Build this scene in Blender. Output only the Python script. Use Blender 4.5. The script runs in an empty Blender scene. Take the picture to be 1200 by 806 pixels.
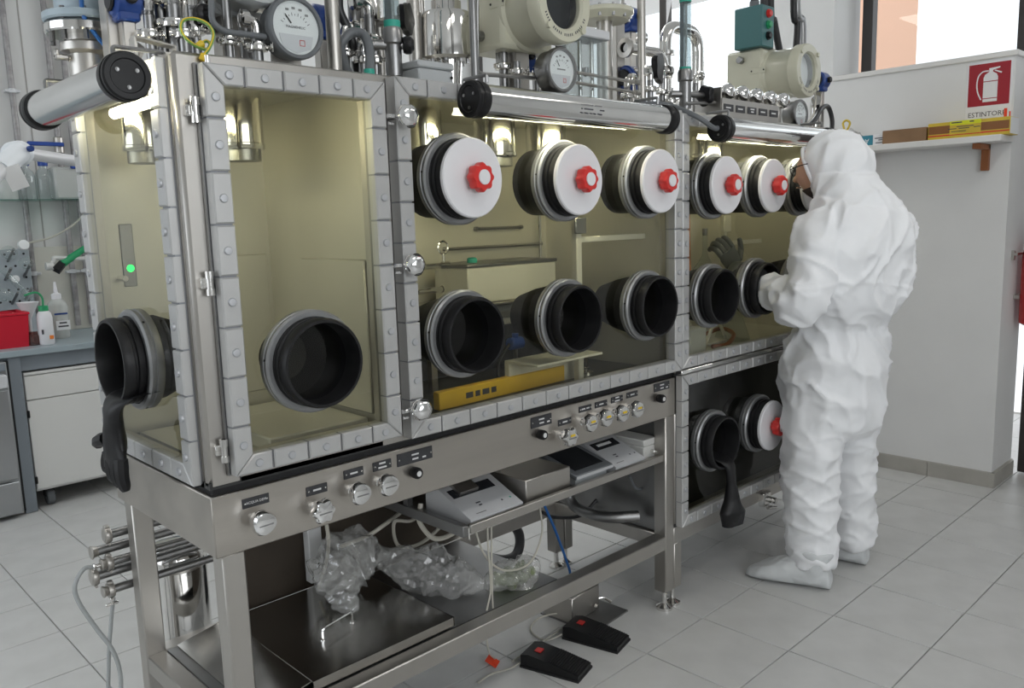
import bpy, bmesh, math, random
from mathutils import Vector, Matrix, noise
random.seed(7)
PI = math.pi
SC = bpy.context.scene
COL = SC.collection

# ------------------------------------------------------------------ camera
F = 962.1
RX = Vector((0.71854, -0.69483, -0.03007))      # camera right in world
RY = Vector((-0.12534, -0.08684, -0.98831))     # camera down
RZ = Vector((0.68410, 0.71391, -0.14949))       # camera forward
CAM = Vector((-0.7245, -1.7376, 1.5))
cd = bpy.data.cameras.new('camera'); cam = bpy.data.objects.new('camera', cd); COL.objects.link(cam)
m3 = Matrix((RX, -RY, -RZ)).transposed()
cam.matrix_world = Matrix.Translation(CAM) @ m3.to_4x4()
cd.sensor_width = 36; cd.lens = F * 36 / 1200; cd.clip_start = 0.05; cd.clip_end = 100
SC.camera = cam

# ------------------------------------------------------------------ world, exposure
SC.view_settings.view_transform = 'Standard'; SC.view_settings.look = 'None'
SC.view_settings.gamma = 1; SC.view_settings.use_curve_mapping = False
SC.view_settings.exposure = -0.35
W = bpy.data.worlds.new('daylight'); SC.world = W; W.use_nodes = True
bg = W.node_tree.nodes['Background']; bg.inputs['Color'].default_value = (0.92, 0.96, 1.0, 1); bg.inputs['Strength'].default_value = 1.8

LAMP_CEIL = 11.0
LAMP_TUBE = 64.0

def area(name, loc, size, power, rot, col=(1, 1, 1)):
    l = bpy.data.lights.new(name, 'AREA'); l.shape = 'RECTANGLE'; l.size, l.size_y = size; l.energy = power; l.color = col
    o = bpy.data.objects.new(name, l); COL.objects.link(o); o.location = loc; o.rotation_euler = rot
    return o
# daylight entering by the windows of the end wall and by the windows behind the photographer
area('window_daylight', (4.34, 1.7, 2.85), (1.1, 2.0), 60, (0, PI / 2 + 0.35, 0), (0.93, 0.97, 1))
area('rear_window_daylight', (-.1, -4.4, 2.1), (3.0, 1.6), 56, (PI / 2 - 0.15, 0, 0), (0.95, 0.98, 1))
area('side_window_daylight', (-3.3, 1.6, 2.1), (1.6, 3.0), 34, (0, -PI / 2 + 0.2, 0), (0.85, 0.93, 1))

# ------------------------------------------------------------------ helpers
def V(*a): return Vector(a)
def at(u, v, x=None, y=None, z=None):
    """a point seen at photo position (u, v), at the given real distance plane"""
    d = RX * (u - 600) + RY * (v - 403) + RZ * F
    if x is not None: t = (x - CAM.x) / d.x
    elif y is not None: t = (y - CAM.y) / d.y
    else: t = (z - CAM.z) / d.z
    return CAM + d * t

def frame_of(axis):
    a = Vector(axis).normalized()
    h = V(0, 0, 1) if abs(a.z) < 0.9 else V(1, 0, 0)
    u = h.cross(a).normalized(); w = a.cross(u)
    return u, w, a

def inset(poly, d):
    n = len(poly); area2 = sum(poly[i][0] * poly[(i + 1) % n][1] - poly[(i + 1) % n][0] * poly[i][1] for i in range(n))
    sg = 1 if area2 > 0 else -1
    out = []
    for i in range(n):
        p0, p1, p2 = Vector(poly[i - 1]), Vector(poly[i]), Vector(poly[(i + 1) % n])
        e1 = (p1 - p0).normalized(); e2 = (p2 - p1).normalized()
        n1 = Vector((-e1.y, e1.x)) * sg; n2 = Vector((-e2.y, e2.x)) * sg
        k = 1 + n1.dot(n2)
        out.append(p1 + (n1 + n2) * (d / max(k, 0.2)))
    return out

class MB:
    def __init__(s, M=None): s.v = []; s.f = []; s.M = M or Matrix.Identity(4)
    def add(s, vs, fs):
        b = len(s.v); s.v += [s.M @ Vector(p) for p in vs]; s.f += [tuple(i + b for i in f) for f in fs]; return s
    def box(s, a, b, bev=0.0):
        x0, x1 = sorted((a[0], b[0])); y0, y1 = sorted((a[1], b[1])); z0, z1 = sorted((a[2], b[2]))
        if bev <= 0:
            vs = [(x, y, z) for z in (z0, z1) for y in (y0, y1) for x in (x0, x1)]
            return s.add(vs, [(0, 2, 3, 1), (4, 5, 7, 6), (0, 1, 5, 4), (2, 6, 7, 3), (0, 4, 6, 2), (1, 3, 7, 5)])
        c = min(bev, (x1 - x0) * .49, (y1 - y0) * .49, (z1 - z0) * .49); vs = []
        lo = (x0, y0, z0); hi = (x1, y1, z1)
        idx = {}
        for cx in (0, 1):
            for cy in (0, 1):
                for cz in (0, 1):
                    cc = (cx, cy, cz)
                    for ax in range(3):
                        p = [0, 0, 0]
                        for k in range(3):
                            e = hi[k] if cc[k] else lo[k]
                            if k != ax: e += -c if cc[k] else c
                            p[k] = e
                        idx[cc, ax] = len(vs); vs.append(tuple(p))
        fs = []
        for ax in range(3):
            o = [k for k in range(3) if k != ax]
            for sd in (0, 1):
                q = []
                for (p, r) in ((0, 0), (1, 0), (1, 1), (0, 1)):
                    cc = [0, 0, 0]; cc[ax] = sd; cc[o[0]] = p; cc[o[1]] = r; q.append(idx[tuple(cc), ax])
                fs.append(tuple(q))
        for ax in range(3):
            o = [k for k in range(3) if k != ax]
            for p in (0, 1):
                for r in (0, 1):
                    c0 = [0, 0, 0]; c0[o[0]] = p; c0[o[1]] = r; c1 = list(c0); c1[ax] = 1
                    fs.append((idx[tuple(c0), o[0]], idx[tuple(c0), o[1]], idx[tuple(c1), o[1]], idx[tuple(c1), o[0]]))
        for cc in [(a_, b_, c_) for a_ in (0, 1) for b_ in (0, 1) for c_ in (0, 1)]:
            fs.append((idx[cc, 0], idx[cc, 1], idx[cc, 2]))
        return s.add(vs, fs)
    def lathe(s, c, axis, prof, seg=24, lobes=0, amp=0.0, close=True):
        """profile of (radius, height along axis)"""
        u, w, a = frame_of(axis); c = Vector(c); vs = []; fs = []; rings = []
        for (r, h) in prof:
            if r <= 1e-6:
                rings.append([len(vs)]); vs.append(c + a * h)
            else:
                k = []
                for i in range(seg):
                    t = 2 * PI * i / seg; rr = r * (1 + amp * math.cos(lobes * t)) if lobes else r
                    k.append(len(vs)); vs.append(c + (u * math.cos(t) + w * math.sin(t)) * rr + a * h)
                rings.append(k)
        for p, q in zip(rings[:-1], rings[1:]):
            if len(p) == 1 and len(q) == 1: continue
            for i in range(seg):
                j = (i + 1) % seg
                if len(p) == 1: fs.append((p[0], q[i], q[j]))
                elif len(q) == 1: fs.append((p[i], p[j], q[0]))
                else: fs.append((p[i], p[j], q[j], q[i]))
        if close:
            for k in (rings[0], rings[-1]):
                if len(k) > 1: fs.append(tuple(k))
        return s.add(vs, fs)
    def cyl(s, p0, p1, r0, r1=None, seg=16, bev=0.0):
        p0 = Vector(p0); p1 = Vector(p1); L = (p1 - p0).length; r1 = r0 if r1 is None else r1
        if bev: pr = [(r0 - bev, 0), (r0, bev), (r1, L - bev), (r1 - bev, L)]
        else: pr = [(r0, 0), (r1, L)]
        return s.lathe(p0, p1 - p0, pr, seg)
    def tube(s, pts, r, seg=8, caps=True):
        pts = [Vector(p) for p in pts]; n = len(pts); vs = []; fs = []
        rs = r if isinstance(r, (list, tuple)) else [r] * n
        t0 = (pts[1] - pts[0]).normalized(); u, w, _ = frame_of(t0)
        for i, p in enumerate(pts):
            t = (pts[min(i + 1, n - 1)] - pts[max(i - 1, 0)]).normalized()
            u = (u - t * u.dot(t)); u = u.normalized() if u.length > 1e-6 else frame_of(t)[0]
            w = t.cross(u)
            for k in range(seg):
                a = 2 * PI * k / seg; vs.append(p + (u * math.cos(a) + w * math.sin(a)) * rs[i])
        for i in range(n - 1):
            for k in range(seg):
                j = (k + 1) % seg; fs.append((i * seg + k, i * seg + j, (i + 1) * seg + j, (i + 1) * seg + k))
        if caps: fs.append(tuple(range(seg))); fs.append(tuple((n - 1) * seg + k for k in range(seg)))
        return s.add(vs, fs)
    def prism(s, poly, f, d0, d1, ch=0.0):
        n = len(poly); lay = [[f(p[0], p[1], d0) for p in poly]]
        if ch: lay.append([f(p[0], p[1], d1 - ch) for p in poly]); lay.append([f(p[0], p[1], d1) for p in inset(poly, ch)])
        else: lay.append([f(p[0], p[1], d1) for p in poly])
        vs = [p for l in lay for p in l]; fs = [tuple(range(n)), tuple((len(lay) - 1) * n + i for i in range(n))]
        for l in range(len(lay) - 1):
            for i in range(n):
                j = (i + 1) % n; fs.append((l * n + i, l * n + j, (l + 1) * n + j, (l + 1) * n + i))
        return s.add(vs, fs)
    def mesh(s, name, off=V(0, 0, 0), ang=40, recalc=True):
        me = bpy.data.meshes.new(name); me.from_pydata([v - off for v in s.v], [], s.f)
        if recalc:
            bm = bmesh.new(); bm.from_mesh(me); bmesh.ops.recalc_face_normals(bm, faces=bm.faces); bm.to_mesh(me); bm.free()
        me.shade_smooth(); me.set_sharp_from_angle(angle=math.radians(ang)); me.update()
        return me

def spline(pts, n=8):
    pts = [Vector(p) for p in pts]; out = []
    P_ = [pts[0] * 2 - pts[1]] + pts + [pts[-1] * 2 - pts[-2]]
    for i in range(1, len(P_) - 2):
        a, b, c, d = P_[i - 1:i + 3]
        for k in range(n):
            t = k / n
            out.append(0.5 * ((2 * b) + (c - a) * t + (2 * a - 5 * b + 4 * c - d) * t * t + (3 * b - a - 3 * c + d) * t ** 3))
    out.append(pts[-1]); return out

def bend(pts, r=0.03, n=5):
    """polyline with rounded corners"""
    pts = [Vector(p) for p in pts]; out = [pts[0]]
    for i in range(1, len(pts) - 1):
        a, b, c = pts[i - 1], pts[i], pts[i + 1]
        d1 = (a - b); d2 = (c - b); rr = min(r, d1.length * .49, d2.length * .49)
        p1 = b + d1.normalized() * rr; p2 = b + d2.normalized() * rr
        for k in range(n + 1):
            t = k / n; out.append(p1 * (1 - t) ** 2 + b * 2 * t * (1 - t) + p2 * t * t)
    out.append(pts[-1]); return out

def root_of(o):
    while o.parent: o = o.parent
    return o
def thing(name, label, cat, loc, group=None):
    o = bpy.data.objects.new(name, None); COL.objects.link(o); o.location = loc; o.empty_display_size = .05
    o['label'] = label; o['category'] = cat
    if group: o['group'] = group
    return o
def ob(name, mb, mat, parent=None, ang=40, label=None):
    """link one mesh object; geometry is given in world coordinates"""
    off = Vector(root_of(parent).location) if parent else V(0, 0, 0)
    me = mb.mesh(name, off, ang); me.materials.append(MT[mat] if isinstance(mat, str) else mat)
    o = bpy.data.objects.new(name, me); COL.objects.link(o)
    if parent: o.parent = parent
    if label: o['label'] = label
    return o
def solo(name, mb, mat, label, cat, group=None, ang=40):
    """a thing that is a single mesh, with its origin at its base"""
    xs = [v.x for v in mb.v]; ys = [v.y for v in mb.v]; zs = [v.z for v in mb.v]
    off = V((min(xs) + max(xs)) / 2, (min(ys) + max(ys)) / 2, min(zs))
    me = mb.mesh(name, off, ang); me.materials.append(MT[mat] if isinstance(mat, str) else mat)
    o = bpy.data.objects.new(name, me); COL.objects.link(o); o.location = off
    o['label'] = label; o['category'] = cat
    if group: o['group'] = group
    return o
def inst(name, me, parent, loc, rot=None):
    """one more piece sharing mesh data; loc in world"""
    o = bpy.data.objects.new(name, me); COL.objects.link(o); o.parent = parent
    o.location = Vector(loc) - Vector(root_of(parent).location)
    if rot: o.rotation_euler = rot
    return o
def struct(name, mb, mat, parent=None, ang=40):
    o = ob(name, mb, mat, parent, ang)
    if not parent: o['kind'] = 'structure'
    return o
def text_mesh(body, size, M, depth=0.0006, align='CENTER', spacing=1.0):
    """flat lettering turned into mesh data"""
    c = bpy.data.curves.new('lettering', 'FONT'); c.body = body; c.size = size; c.align_x = align; c.align_y = 'CENTER'; c.extrude = depth; c.resolution_u = 2; c.space_character = spacing
    t = bpy.data.objects.new('lettering', c); COL.objects.link(t)
    dg = bpy.context.evaluated_depsgraph_get(); me = bpy.data.meshes.new_from_object(t.evaluated_get(dg))
    bpy.data.objects.remove(t); bpy.data.curves.remove(c)
    me.transform(M); return me
def lettering(body, size, origin, right, up, mat, parent, name='lettering', depth=0.0006, align='CENTER'):
    r = Vector(right).normalized(); u = Vector(up).normalized(); n = r.cross(u)
    off = Vector(root_of(parent).location)
    M = Matrix.Translation(Vector(origin) - off) @ Matrix((r, u, n)).transposed().to_4x4()
    me = text_mesh(body, size, M, depth, align); me.name = name
    me.materials.clear(); me.materials.append(MT[mat])
    o = bpy.data.objects.new(name, me); COL.objects.link(o); o.parent = parent
    return o

def marks(parent, origin, right, up, words, h, mat, n=None, name='print'):
    """small print too fine to read: rows of word-length dashes; words = [(u, v, width)]"""
    r = Vector(right).normalized(); u = Vector(up).normalized(); n = Vector(n).normalized() if n else r.cross(u); o = Vector(origin); m = MB()
    for (a, b, w) in words:
        m.prism([(a - w / 2, b - h / 2), (a + w / 2, b - h / 2), (a + w / 2, b + h / 2), (a - w / 2, b + h / 2)], lambda x, y, d: o + r * x + u * y + n * d, 0, .0004)
    return ob(name, m, mat, parent)

# ------------------------------------------------------------------ materials
MT = {}
def mat(name, col, rough=.5, metal=0.0, var=0.0, vs=8.0, bump=0.0, bs=60.0, stretch=(1, 1, 1), rv=0.0, coat=0.0, emit=None, es=0.0, spec=None, sheen=0.0, col2=None):
    m = bpy.data.materials.new(name); m.use_nodes = True; nt = m.node_tree; N = nt.nodes; b = N['Principled BSDF']
    b.inputs['Base Color'].default_value = (*col, 1); b.inputs['Roughness'].default_value = rough; b.inputs['Metallic'].default_value = metal
    if coat: b.inputs['Coat Weight'].default_value = coat; b.inputs['Coat Roughness'].default_value = .1
    if spec is not None: b.inputs['Specular IOR Level'].default_value = spec
    if emit: b.inputs['Emission Color'].default_value = (*emit, 1); b.inputs['Emission Strength'].default_value = es
    tc = N.new('ShaderNodeTexCoord'); mp = N.new('ShaderNodeMapping'); mp.inputs['Scale'].default_value = stretch
    nt.links.new(tc.outputs['Object'], mp.inputs['Vector'])
    nz = N.new('ShaderNodeTexNoise'); nz.inputs['Scale'].default_value = vs; nz.inputs['Detail'].default_value = 5
    nt.links.new(mp.outputs['Vector'], nz.inputs['Vector'])
    if var or col2:
        rp = N.new('ShaderNodeValToRGB'); e = rp.color_ramp.elements; e[0].position = .3; e[1].position = .7
        c2 = col2 or tuple(min(1, c * (1 + var)) for c in col)
        c1 = col if col2 else tuple(c * (1 - var) for c in col)
        e[0].color = (*c1, 1); e[1].color = (*c2, 1)
        nt.links.new(nz.outputs['Fac'], rp.inputs['Fac']); nt.links.new(rp.outputs['Color'], b.inputs['Base Color'])
    if rv:
        mr = N.new('ShaderNodeMapRange'); mr.inputs['From Min'].default_value = .3; mr.inputs['From Max'].default_value = .7
        mr.inputs['To Min'].default_value = max(0.02, rough - rv); mr.inputs['To Max'].default_value = rough + rv
        nt.links.new(nz.outputs['Fac'], mr.inputs['Value']); nt.links.new(mr.outputs['Result'], b.inputs['Roughness'])
    if bump:
        n2 = N.new('ShaderNodeTexNoise'); n2.inputs['Scale'].default_value = bs; n2.inputs['Detail'].default_value = 4
        nt.links.new(mp.outputs['Vector'], n2.inputs['Vector'])
        bp = N.new('ShaderNodeBump'); bp.inputs['Strength'].default_value = bump; bp.inputs['Distance'].default_value = .004
        nt.links.new(n2.outputs['Fac'], bp.inputs['Height']); nt.links.new(bp.outputs['Normal'], b.inputs['Normal'])
    MT[name] = m; return m
def glass(name, tint, ior=1.5, rough=0.0, haze=0.0, hazecol=(1, 1, 1)):
    """sheet glass: lets light straight through, mirrors by Fresnel on the outer faces"""
    m = bpy.data.materials.new(name); m.use_nodes = True; nt = m.node_tree; N = nt.nodes; N.remove(N['Principled BSDF'])
    out = N['Material Output']; tr = N.new('ShaderNodeBsdfTransparent'); tr.inputs['Color'].default_value = (*tint, 1)
    gl = N.new('ShaderNodeBsdfGlossy'); gl.inputs['Roughness'].default_value = rough
    fr = N.new('ShaderNodeFresnel'); fr.inputs['IOR'].default_value = ior
    ge = N.new('ShaderNodeNewGeometry'); inv = N.new('ShaderNodeMath'); inv.operation = 'SUBTRACT'; inv.inputs[0].default_value = 1
    mu = N.new('ShaderNodeMath'); mu.operation = 'MULTIPLY'; mx = N.new('ShaderNodeMixShader'); l = nt.links.new
    l(ge.outputs['Backfacing'], inv.inputs[1]); l(fr.outputs['Fac'], mu.inputs[0]); l(inv.outputs[0], mu.inputs[1])
    base = tr
    if haze:
        df = N.new('ShaderNodeBsdfDiffuse'); df.inputs['Color'].default_value = (*hazecol, 1); m2 = N.new('ShaderNodeMixShader'); m2.inputs[0].default_value = haze
        l(tr.outputs[0], m2.inputs[1]); l(df.outputs[0], m2.inputs[2]); base = m2
    l(mu.outputs[0], mx.inputs[0]); l(base.outputs[0], mx.inputs[1]); l(gl.outputs[0], mx.inputs[2]); l(mx.outputs[0], out.inputs['Surface'])
    MT[name] = m; return m
def emission(name, col, s):
    m = bpy.data.materials.new(name); m.use_nodes = True; nt = m.node_tree; nt.nodes.remove(nt.nodes['Principled BSDF'])
    e = nt.nodes.new('ShaderNodeEmission'); e.inputs['Color'].default_value = (*col, 1); e.inputs['Strength'].default_value = s
    nt.links.new(e.outputs[0], nt.nodes['Material Output'].inputs['Surface']); MT[name] = m

mat('steel', (.50, .48, .45), .38, 1, var=.04, vs=3, rv=.03, bump=.012, bs=60, stretch=(4, 4, .5))
mat('steel_x', (.50, .47, .43), .34, 1, var=.10, vs=2.2, rv=.06, bump=.02, bs=50, stretch=(.6, 4, 5))
mat('steel_dark', (.30, .30, .30), .36, 1, var=.15, vs=6, rv=.08)
mat('polished', (.72, .71, .69), .10, 1, var=.06, vs=5, rv=.04)
mat('chrome', (.82, .82, .82), .05, 1)
mat('plate_steel', (.50, .49, .47), .18, 1, var=.12, vs=2, rv=.08, bump=.05, bs=14)
mat('inner_steel', (.62, .605, .55), .36, .55, var=.10, vs=2.5, rv=.06, stretch=(1, 1, .4))
mat('strip', (.51, .51, .505), .38, .45, var=.05, vs=9, bump=.04, bs=200)
mat('bolt', (.50, .51, .53), .38, .6, var=.08, vs=60)
mat('gasket', (.09, .10, .11), .5)
mat('port_metal', (.30, .305, .31), .36, .7, var=.1, vs=14)
mat('rubber', (.012, .012, .013), .42, var=.25, vs=20, bump=.06, bs=90, spec=.3)
mat('sleeve', (.006, .006, .007), .6, spec=.2)
mat('black_plastic', (.010, .010, .011), .34, spec=.3)
mat('black_matte', (.018, .018, .019), .6, spec=.3)
mat('white_plastic', (.74, .74, .76), .35, var=.02, vs=5)
mat('red_plastic', (.62, .03, .025), .34)
mat('dark_mark', (.06, .06, .07), .6)
mat('engraved', (.035, .036, .04), .4)
mat('light_mark', (.70, .70, .70), .5)
mat('grey_text', (.25, .25, .25), .6)
mat('wall_paint', (.76, .76, .755), .7, var=.03, vs=2.5)
mat('wall_back_paint', (.66, .66, .65), .6, var=.04, vs=1.5)
mat('ceiling_paint', (.80, .80, .79), .8)
mat('tile', (.60, .60, .59), .36, var=.09, vs=7, rv=.05, bump=.03, bs=30, col2=(.54, .54, .53))
mat('grout', (.36, .35, .33), .8)
mat('skirting', (.40, .385, .35), .5, var=.08, vs=9)
mat('dark_frame', (.035, .030, .028), .4)
mat('peach_render', (.80, .50, .36), .85, var=.05, vs=1)
mat('pale_render', (.82, .78, .70), .85)
mat('suit', (.88, .89, .91), .5, var=.02, vs=10, bump=.15, bs=40)
mat('shoe_cover', (.66, .68, .69), .5, var=.05, vs=14, bump=.2, bs=40)
mat('skin', (.46, .27, .19), .5, var=.06, vs=30)
mat('beard', (.05, .035, .028), .8, var=.3, vs=80, bump=.5, bs=200)
mat('beige_paint', (.55, .54, .43), .35, var=.03, vs=6, coat=.2)
mat('grey_paint', (.44, .46, .47), .4, var=.04, vs=6)
mat('blue_grey_paint', (.37, .45, .50), .4, var=.04, vs=6)
mat('blue_paint', (.010, .045, .22), .35)
mat('blue_plastic', (.015, .06, .30), .4)
mat('blue_hose', (.012, .11, .36), .4)
mat('teal_paint', (.045, .15, .155), .45)
mat('green_tape', (.03, .36, .27), .5)
mat('green_plastic', (.02, .30, .12), .4)
mat('yellow_plastic', (.72, .50, .03), .4)
mat('yellow_paint', (.70, .45, .04), .45, var=.08, vs=10)
mat('green_wire', (.16, .32, .08), .4)
mat('dial_face', (.78, .80, .80), .4)
mat('grey_hose', (.13, .14, .15), .42)
mat('black_hose', (.02, .02, .022), .4)
mat('pale_cable', (.50, .48, .42), .45)
mat('clear_hose', (.40, .42, .42), .25, var=.05, vs=20)
mat('cream_plastic', (.60, .60, .58), .42, var=.02, vs=9)
mat('light_grey_plastic', (.62, .63, .65), .4, metal=.1)
mat('screen', (.02, .022, .026), .15)
mat('cardboard', (.27, .16, .085), .75, var=.10, vs=12)
mat('brown_board', (.055, .042, .030), .7, var=.2, vs=4)
mat('wood', (.32, .11, .035), .5, var=.2, vs=9, stretch=(1, 1, .3))
mat('shelf_white', (.78, .77, .75), .5)
mat('sign_red', (.34, .010, .022), .45)
mat('sign_white', (.80, .80, .82), .45)
mat('label_yellow', (.66, .48, .05), .4, var=.15, vs=9)
mat('tape_brown', (.25, .10, .03), .35)
mat('bright_yellow', (.72, .74, .02), .5)
mat('teal_print', (.03, .22, .30), .45)
mat('extinguisher_red', (.45, .012, .015), .25, coat=.3)
mat('bench_top', (.30, .36, .39), .4, var=.05, vs=5)
mat('cabinet_white', (.70, .70, .68), .45)
mat('bench_frame', (.22, .25, .28), .45)
mat('oven_steel', (.42, .43, .44), .3, .85, var=.06, vs=3)
mat('pipe_grey', (.30, .29, .29), .45, .3, var=.25, vs=30)
mat('arm_white', (.72, .76, .80), .35)
mat('red_basket', (.55, .010, .030), .38)
mat('acrylic_haze', (.62, .64, .63), .25)
mat('paper', (.80, .81, .82), .6)
mat('orange_red', (.80, .06, .015), .5)
mat('orange_label', (.75, .20, .02), .5)
mat('rack_grey', (.36, .40, .43), .45)
mat('chamber_dark', (.045, .046, .046), .35, .3, var=.1, vs=5)
mat('shaded_steel', (.13, .13, .13), .42, .6, var=.1, vs=4)  # darker version of inner_steel: shade of the lampless lower chamber is in the colour
mat('gantry_white', (.62, .61, .55), .5)
mat('flask_base', (.30, .30, .30), .4)
glass('lead_glass', (.955, .95, .885), 1.52)
glass('lead_glass_edge', (.70, .85, .70), 1.5)
glass('window_glass', (.97, .98, .98), 1.45)
glass('clear_glass', (.90, .93, .92), 1.6, 0.02, .04)
glass('amber_glass', (.5, .2, .15), 1.5, .02, .05)
glass('vial_glass', (.72, .80, .60), 1.5, .02, .2, (.5, .55, .3))
glass('tube_glass', (.70, .77, .79), 1.5, .02, .10, (.6, .7, .7))
glass('bag_film', (.86, .86, .85), 1.8, .12, .20, (.9, .9, .89))
glass('milky_plastic', (.70, .72, .70), 1.4, .15, .55, (.75, .77, .75))
glass('bottle_glass', (.86, .89, .89), 1.6, .03, .16, (.7, .75, .75))
glass('shelf_glass', (.72, .86, .82), 1.5, .0, .05, (.3, .5, .45))
glass('flow_acrylic', (.78, .82, .82), 1.5, .02, .18, (.6, .64, .66))
emission('tube_light', (1.0, .95, .70), LAMP_TUBE)
emission('ceiling_light_glow', (1.0, .97, .92), LAMP_CEIL)
emission('led_green', (.02, 1.0, .15), 3.0)

def crease(m, scale, stretch, strength, dist):
    """sharp crumpled creases on top of a cloth or film material"""
    nt = m.node_tree; N = nt.nodes; b = N['Principled BSDF']; tc = N.new('ShaderNodeTexCoord'); mp = N.new('ShaderNodeMapping'); mp.inputs['Scale'].default_value = stretch
    nz = N.new('ShaderNodeTexNoise'); nz.noise_type = 'RIDGED_MULTIFRACTAL'; nz.inputs['Scale'].default_value = scale; nz.inputs['Detail'].default_value = 3; nz.inputs['Roughness'].default_value = .45; nz.inputs['Distortion'].default_value = .6
    bp = N.new('ShaderNodeBump'); bp.inputs['Strength'].default_value = strength; bp.inputs['Distance'].default_value = dist; l = nt.links.new
    l(tc.outputs['Object'], mp.inputs['Vector']); l(mp.outputs['Vector'], nz.inputs['Vector']); l(nz.outputs['Fac'], bp.inputs['Height'])
    old = b.inputs['Normal'].links
    if old: l(old[0].from_socket, bp.inputs['Normal'])
    l(bp.outputs['Normal'], b.inputs['Normal'])
crease(MT['suit'], 8, (1, 1, .6), .9, .02)
crease(MT['shoe_cover'], 12, (1, 1, 1), .8, .012)

# ------------------------------------------------------------------ the room
XW = 4.056            # end wall face
YB = 3.95             # back wall face
TS = .345
floor = struct('floor', MB().box((-3.5, -4.5, -.12), (6.0, YB + .2, -.006)), 'grout')
tile_me = MB().box((-TS / 2 + .002, -TS / 2 + .002, -.012), (TS / 2 - .002, TS / 2 - .002, 0), .0012).mesh('tile'); tile_me.materials.append(MT['tile'])
for i in range(-8, 7):
    for j in range(-5, 12):
        x = 1.77 + TS * (i + .5); y = -.122 + TS * (j + .5)
        if (x < -.35 and y < -.5) or (x + TS / 2 > XW and y > -.6) or y > YB - .1: continue
        inst('tile', tile_me, floor, (x, y, 0))
far = MB()
for i in range(-16, 13):
    for j in range(-13, 12):
        x = 1.77 + TS * (i + .5); y = -.122 + TS * (j + .5)
        near = (-8 <= i < 7 and -5 <= j < 12) and not ((x < -.35 and y < -.5) or (x + TS / 2 > XW and y > -.6) or y > YB - .1)
        if near or x < -3.4 or x > 5.8 or y < -4.4 or y > YB: continue
        far.box((x - TS / 2 + .002, y - TS / 2 + .002, -.012), (x + TS / 2 - .002, y + TS / 2 - .002, 0))
fo = ob('distant_tiles', far, 'tile', floor); fo['kind'] = 'stuff'

struct('ceiling', MB().box((-3.5, -4.5, 3.4), (6.0, YB + .2, 3.5)), 'ceiling_paint')
struct('wall_back', MB().box((-3.5, YB, 0), (6.0, YB + .12, 3.4)), 'wall_back_paint')
struct('wall_left', MB().box((-3.62, -4.5, 0), (-3.5, YB, .9)).box((-3.62, -4.5, 2.9), (-3.5, YB, 3.4)).box((-3.62, -4.5, .9), (-3.5, -.2, 2.9)).box((-3.62, 3.4, .9), (-3.5, YB, 2.9)), 'wall_paint')
struct('wall_front', MB().box((-3.5, -4.62, 0), (6.0, -4.5, 1.2)).box((-3.5, -4.62, 3.0), (6.0, -4.5, 3.4)).box((-3.5, -4.62, 1.2), (-1.7, -4.5, 3.0)).box((1.5, -4.62, 1.2), (6.0, -4.5, 3.0)), 'wall_paint')
SILL = 2.262
wr = MB()
wr.box((XW, -.44, 0), (XW + .34, YB, SILL - .028))                      # parapet block under the windows
wr.box((XW, .5, SILL - .028), (XW + .34, .885, 3.4))                     # pier between the windows
wr.box((XW, -.44, 3.25), (XW + .34, YB, 3.4))
wr.box((XW + .34, -4.5, 0), (XW + .46, -1.5, 3.4))
wr.box((XW + .34, -1.5, 2.15), (XW + .46, -.44, SILL))
wr.box((XW + .34, -1.5, 3.25), (XW + .46, -.44, 3.4))
struct('wall_right', wr, 'wall_paint')
struct('trim_1', MB().box((XW - .012, -.452, SILL - .028), (XW + .34, .5, SILL), .004), 'shelf_white')
struct('trim_2', MB().box((XW - .012, .885, SILL - .028), (XW + .34, YB, SILL), .004), 'shelf_white')
sk = struct('baseboard_right', MB().box((XW - .010, -.45, 0), (XW, YB, .082)).box((XW - .010, -.45, 0), (XW + .34, -.44, .082)), 'skirting')
# skirting tiles
y = -.45; k = 0
while y < 1.2:
    y2 = y + .332
    ob('skirting_tile', MB().box((XW - .016, y + .001, 0), (XW - .008, y2 - .001, .080), .001), 'skirting', sk); y = y2
ob('skirting_tile', MB().box((XW - .016, -.458, 0), (XW + .33, -.449, .080), .001), 'skirting', sk)

def window(name, y0, y1, mull, x=XW + .30):
    fr = MB()
    for yy in [y0, y1] + mull: fr.box((x - .03, yy - .03, SILL), (x + .04, yy + .03, 3.25), .003)
    fr.box((x - .03, y0, 3.2), (x + .04, y1, 3.25)); fr.box((x - .03, y0, SILL), (x + .04, y1, SILL + .004))
    w = struct(name, fr, 'dark_frame')
    ys = sorted([y0, y1] + mull)
    for a, b in zip(ys[:-1], ys[1:]):
        ob('pane', MB().box((x, a + .02, SILL), (x + .006, b - .02, 3.22)), 'window_glass', w)
window('window_1', .91, 3.9, [1.885, 2.9])
window('window_2', -1.5, .425, [-.395])
d = struct('door_1', MB().box((XW + .35, -1.46, .01), (XW + .40, -.47, 2.10), .004), 'dark_frame')
ob('door_handle', MB().tube(bend([(XW + .35, -.60, 1.02), (XW + .30, -.60, 1.02), (XW + .30, -.72, 1.02)], .02), .009), 'polished', d)
# the house across the street, seen through the window
b = thing('house', 'peach rendered house across the street seen through the upper right window', 'building', (10.5, 3.4, 0))
hp = [(9, 1.88), (9, 3.5), (12, 5.2), (12, 3.1)]
ob('wall', MB().prism(hp, lambda a, c, d: V(a, c, d), 0, 9), 'peach_render', b)
ob('cornice', MB().prism(inset(hp, -.12), lambda a, c, d: V(a, c, d), 8.8, 9.1), 'pale_render', b)
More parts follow.
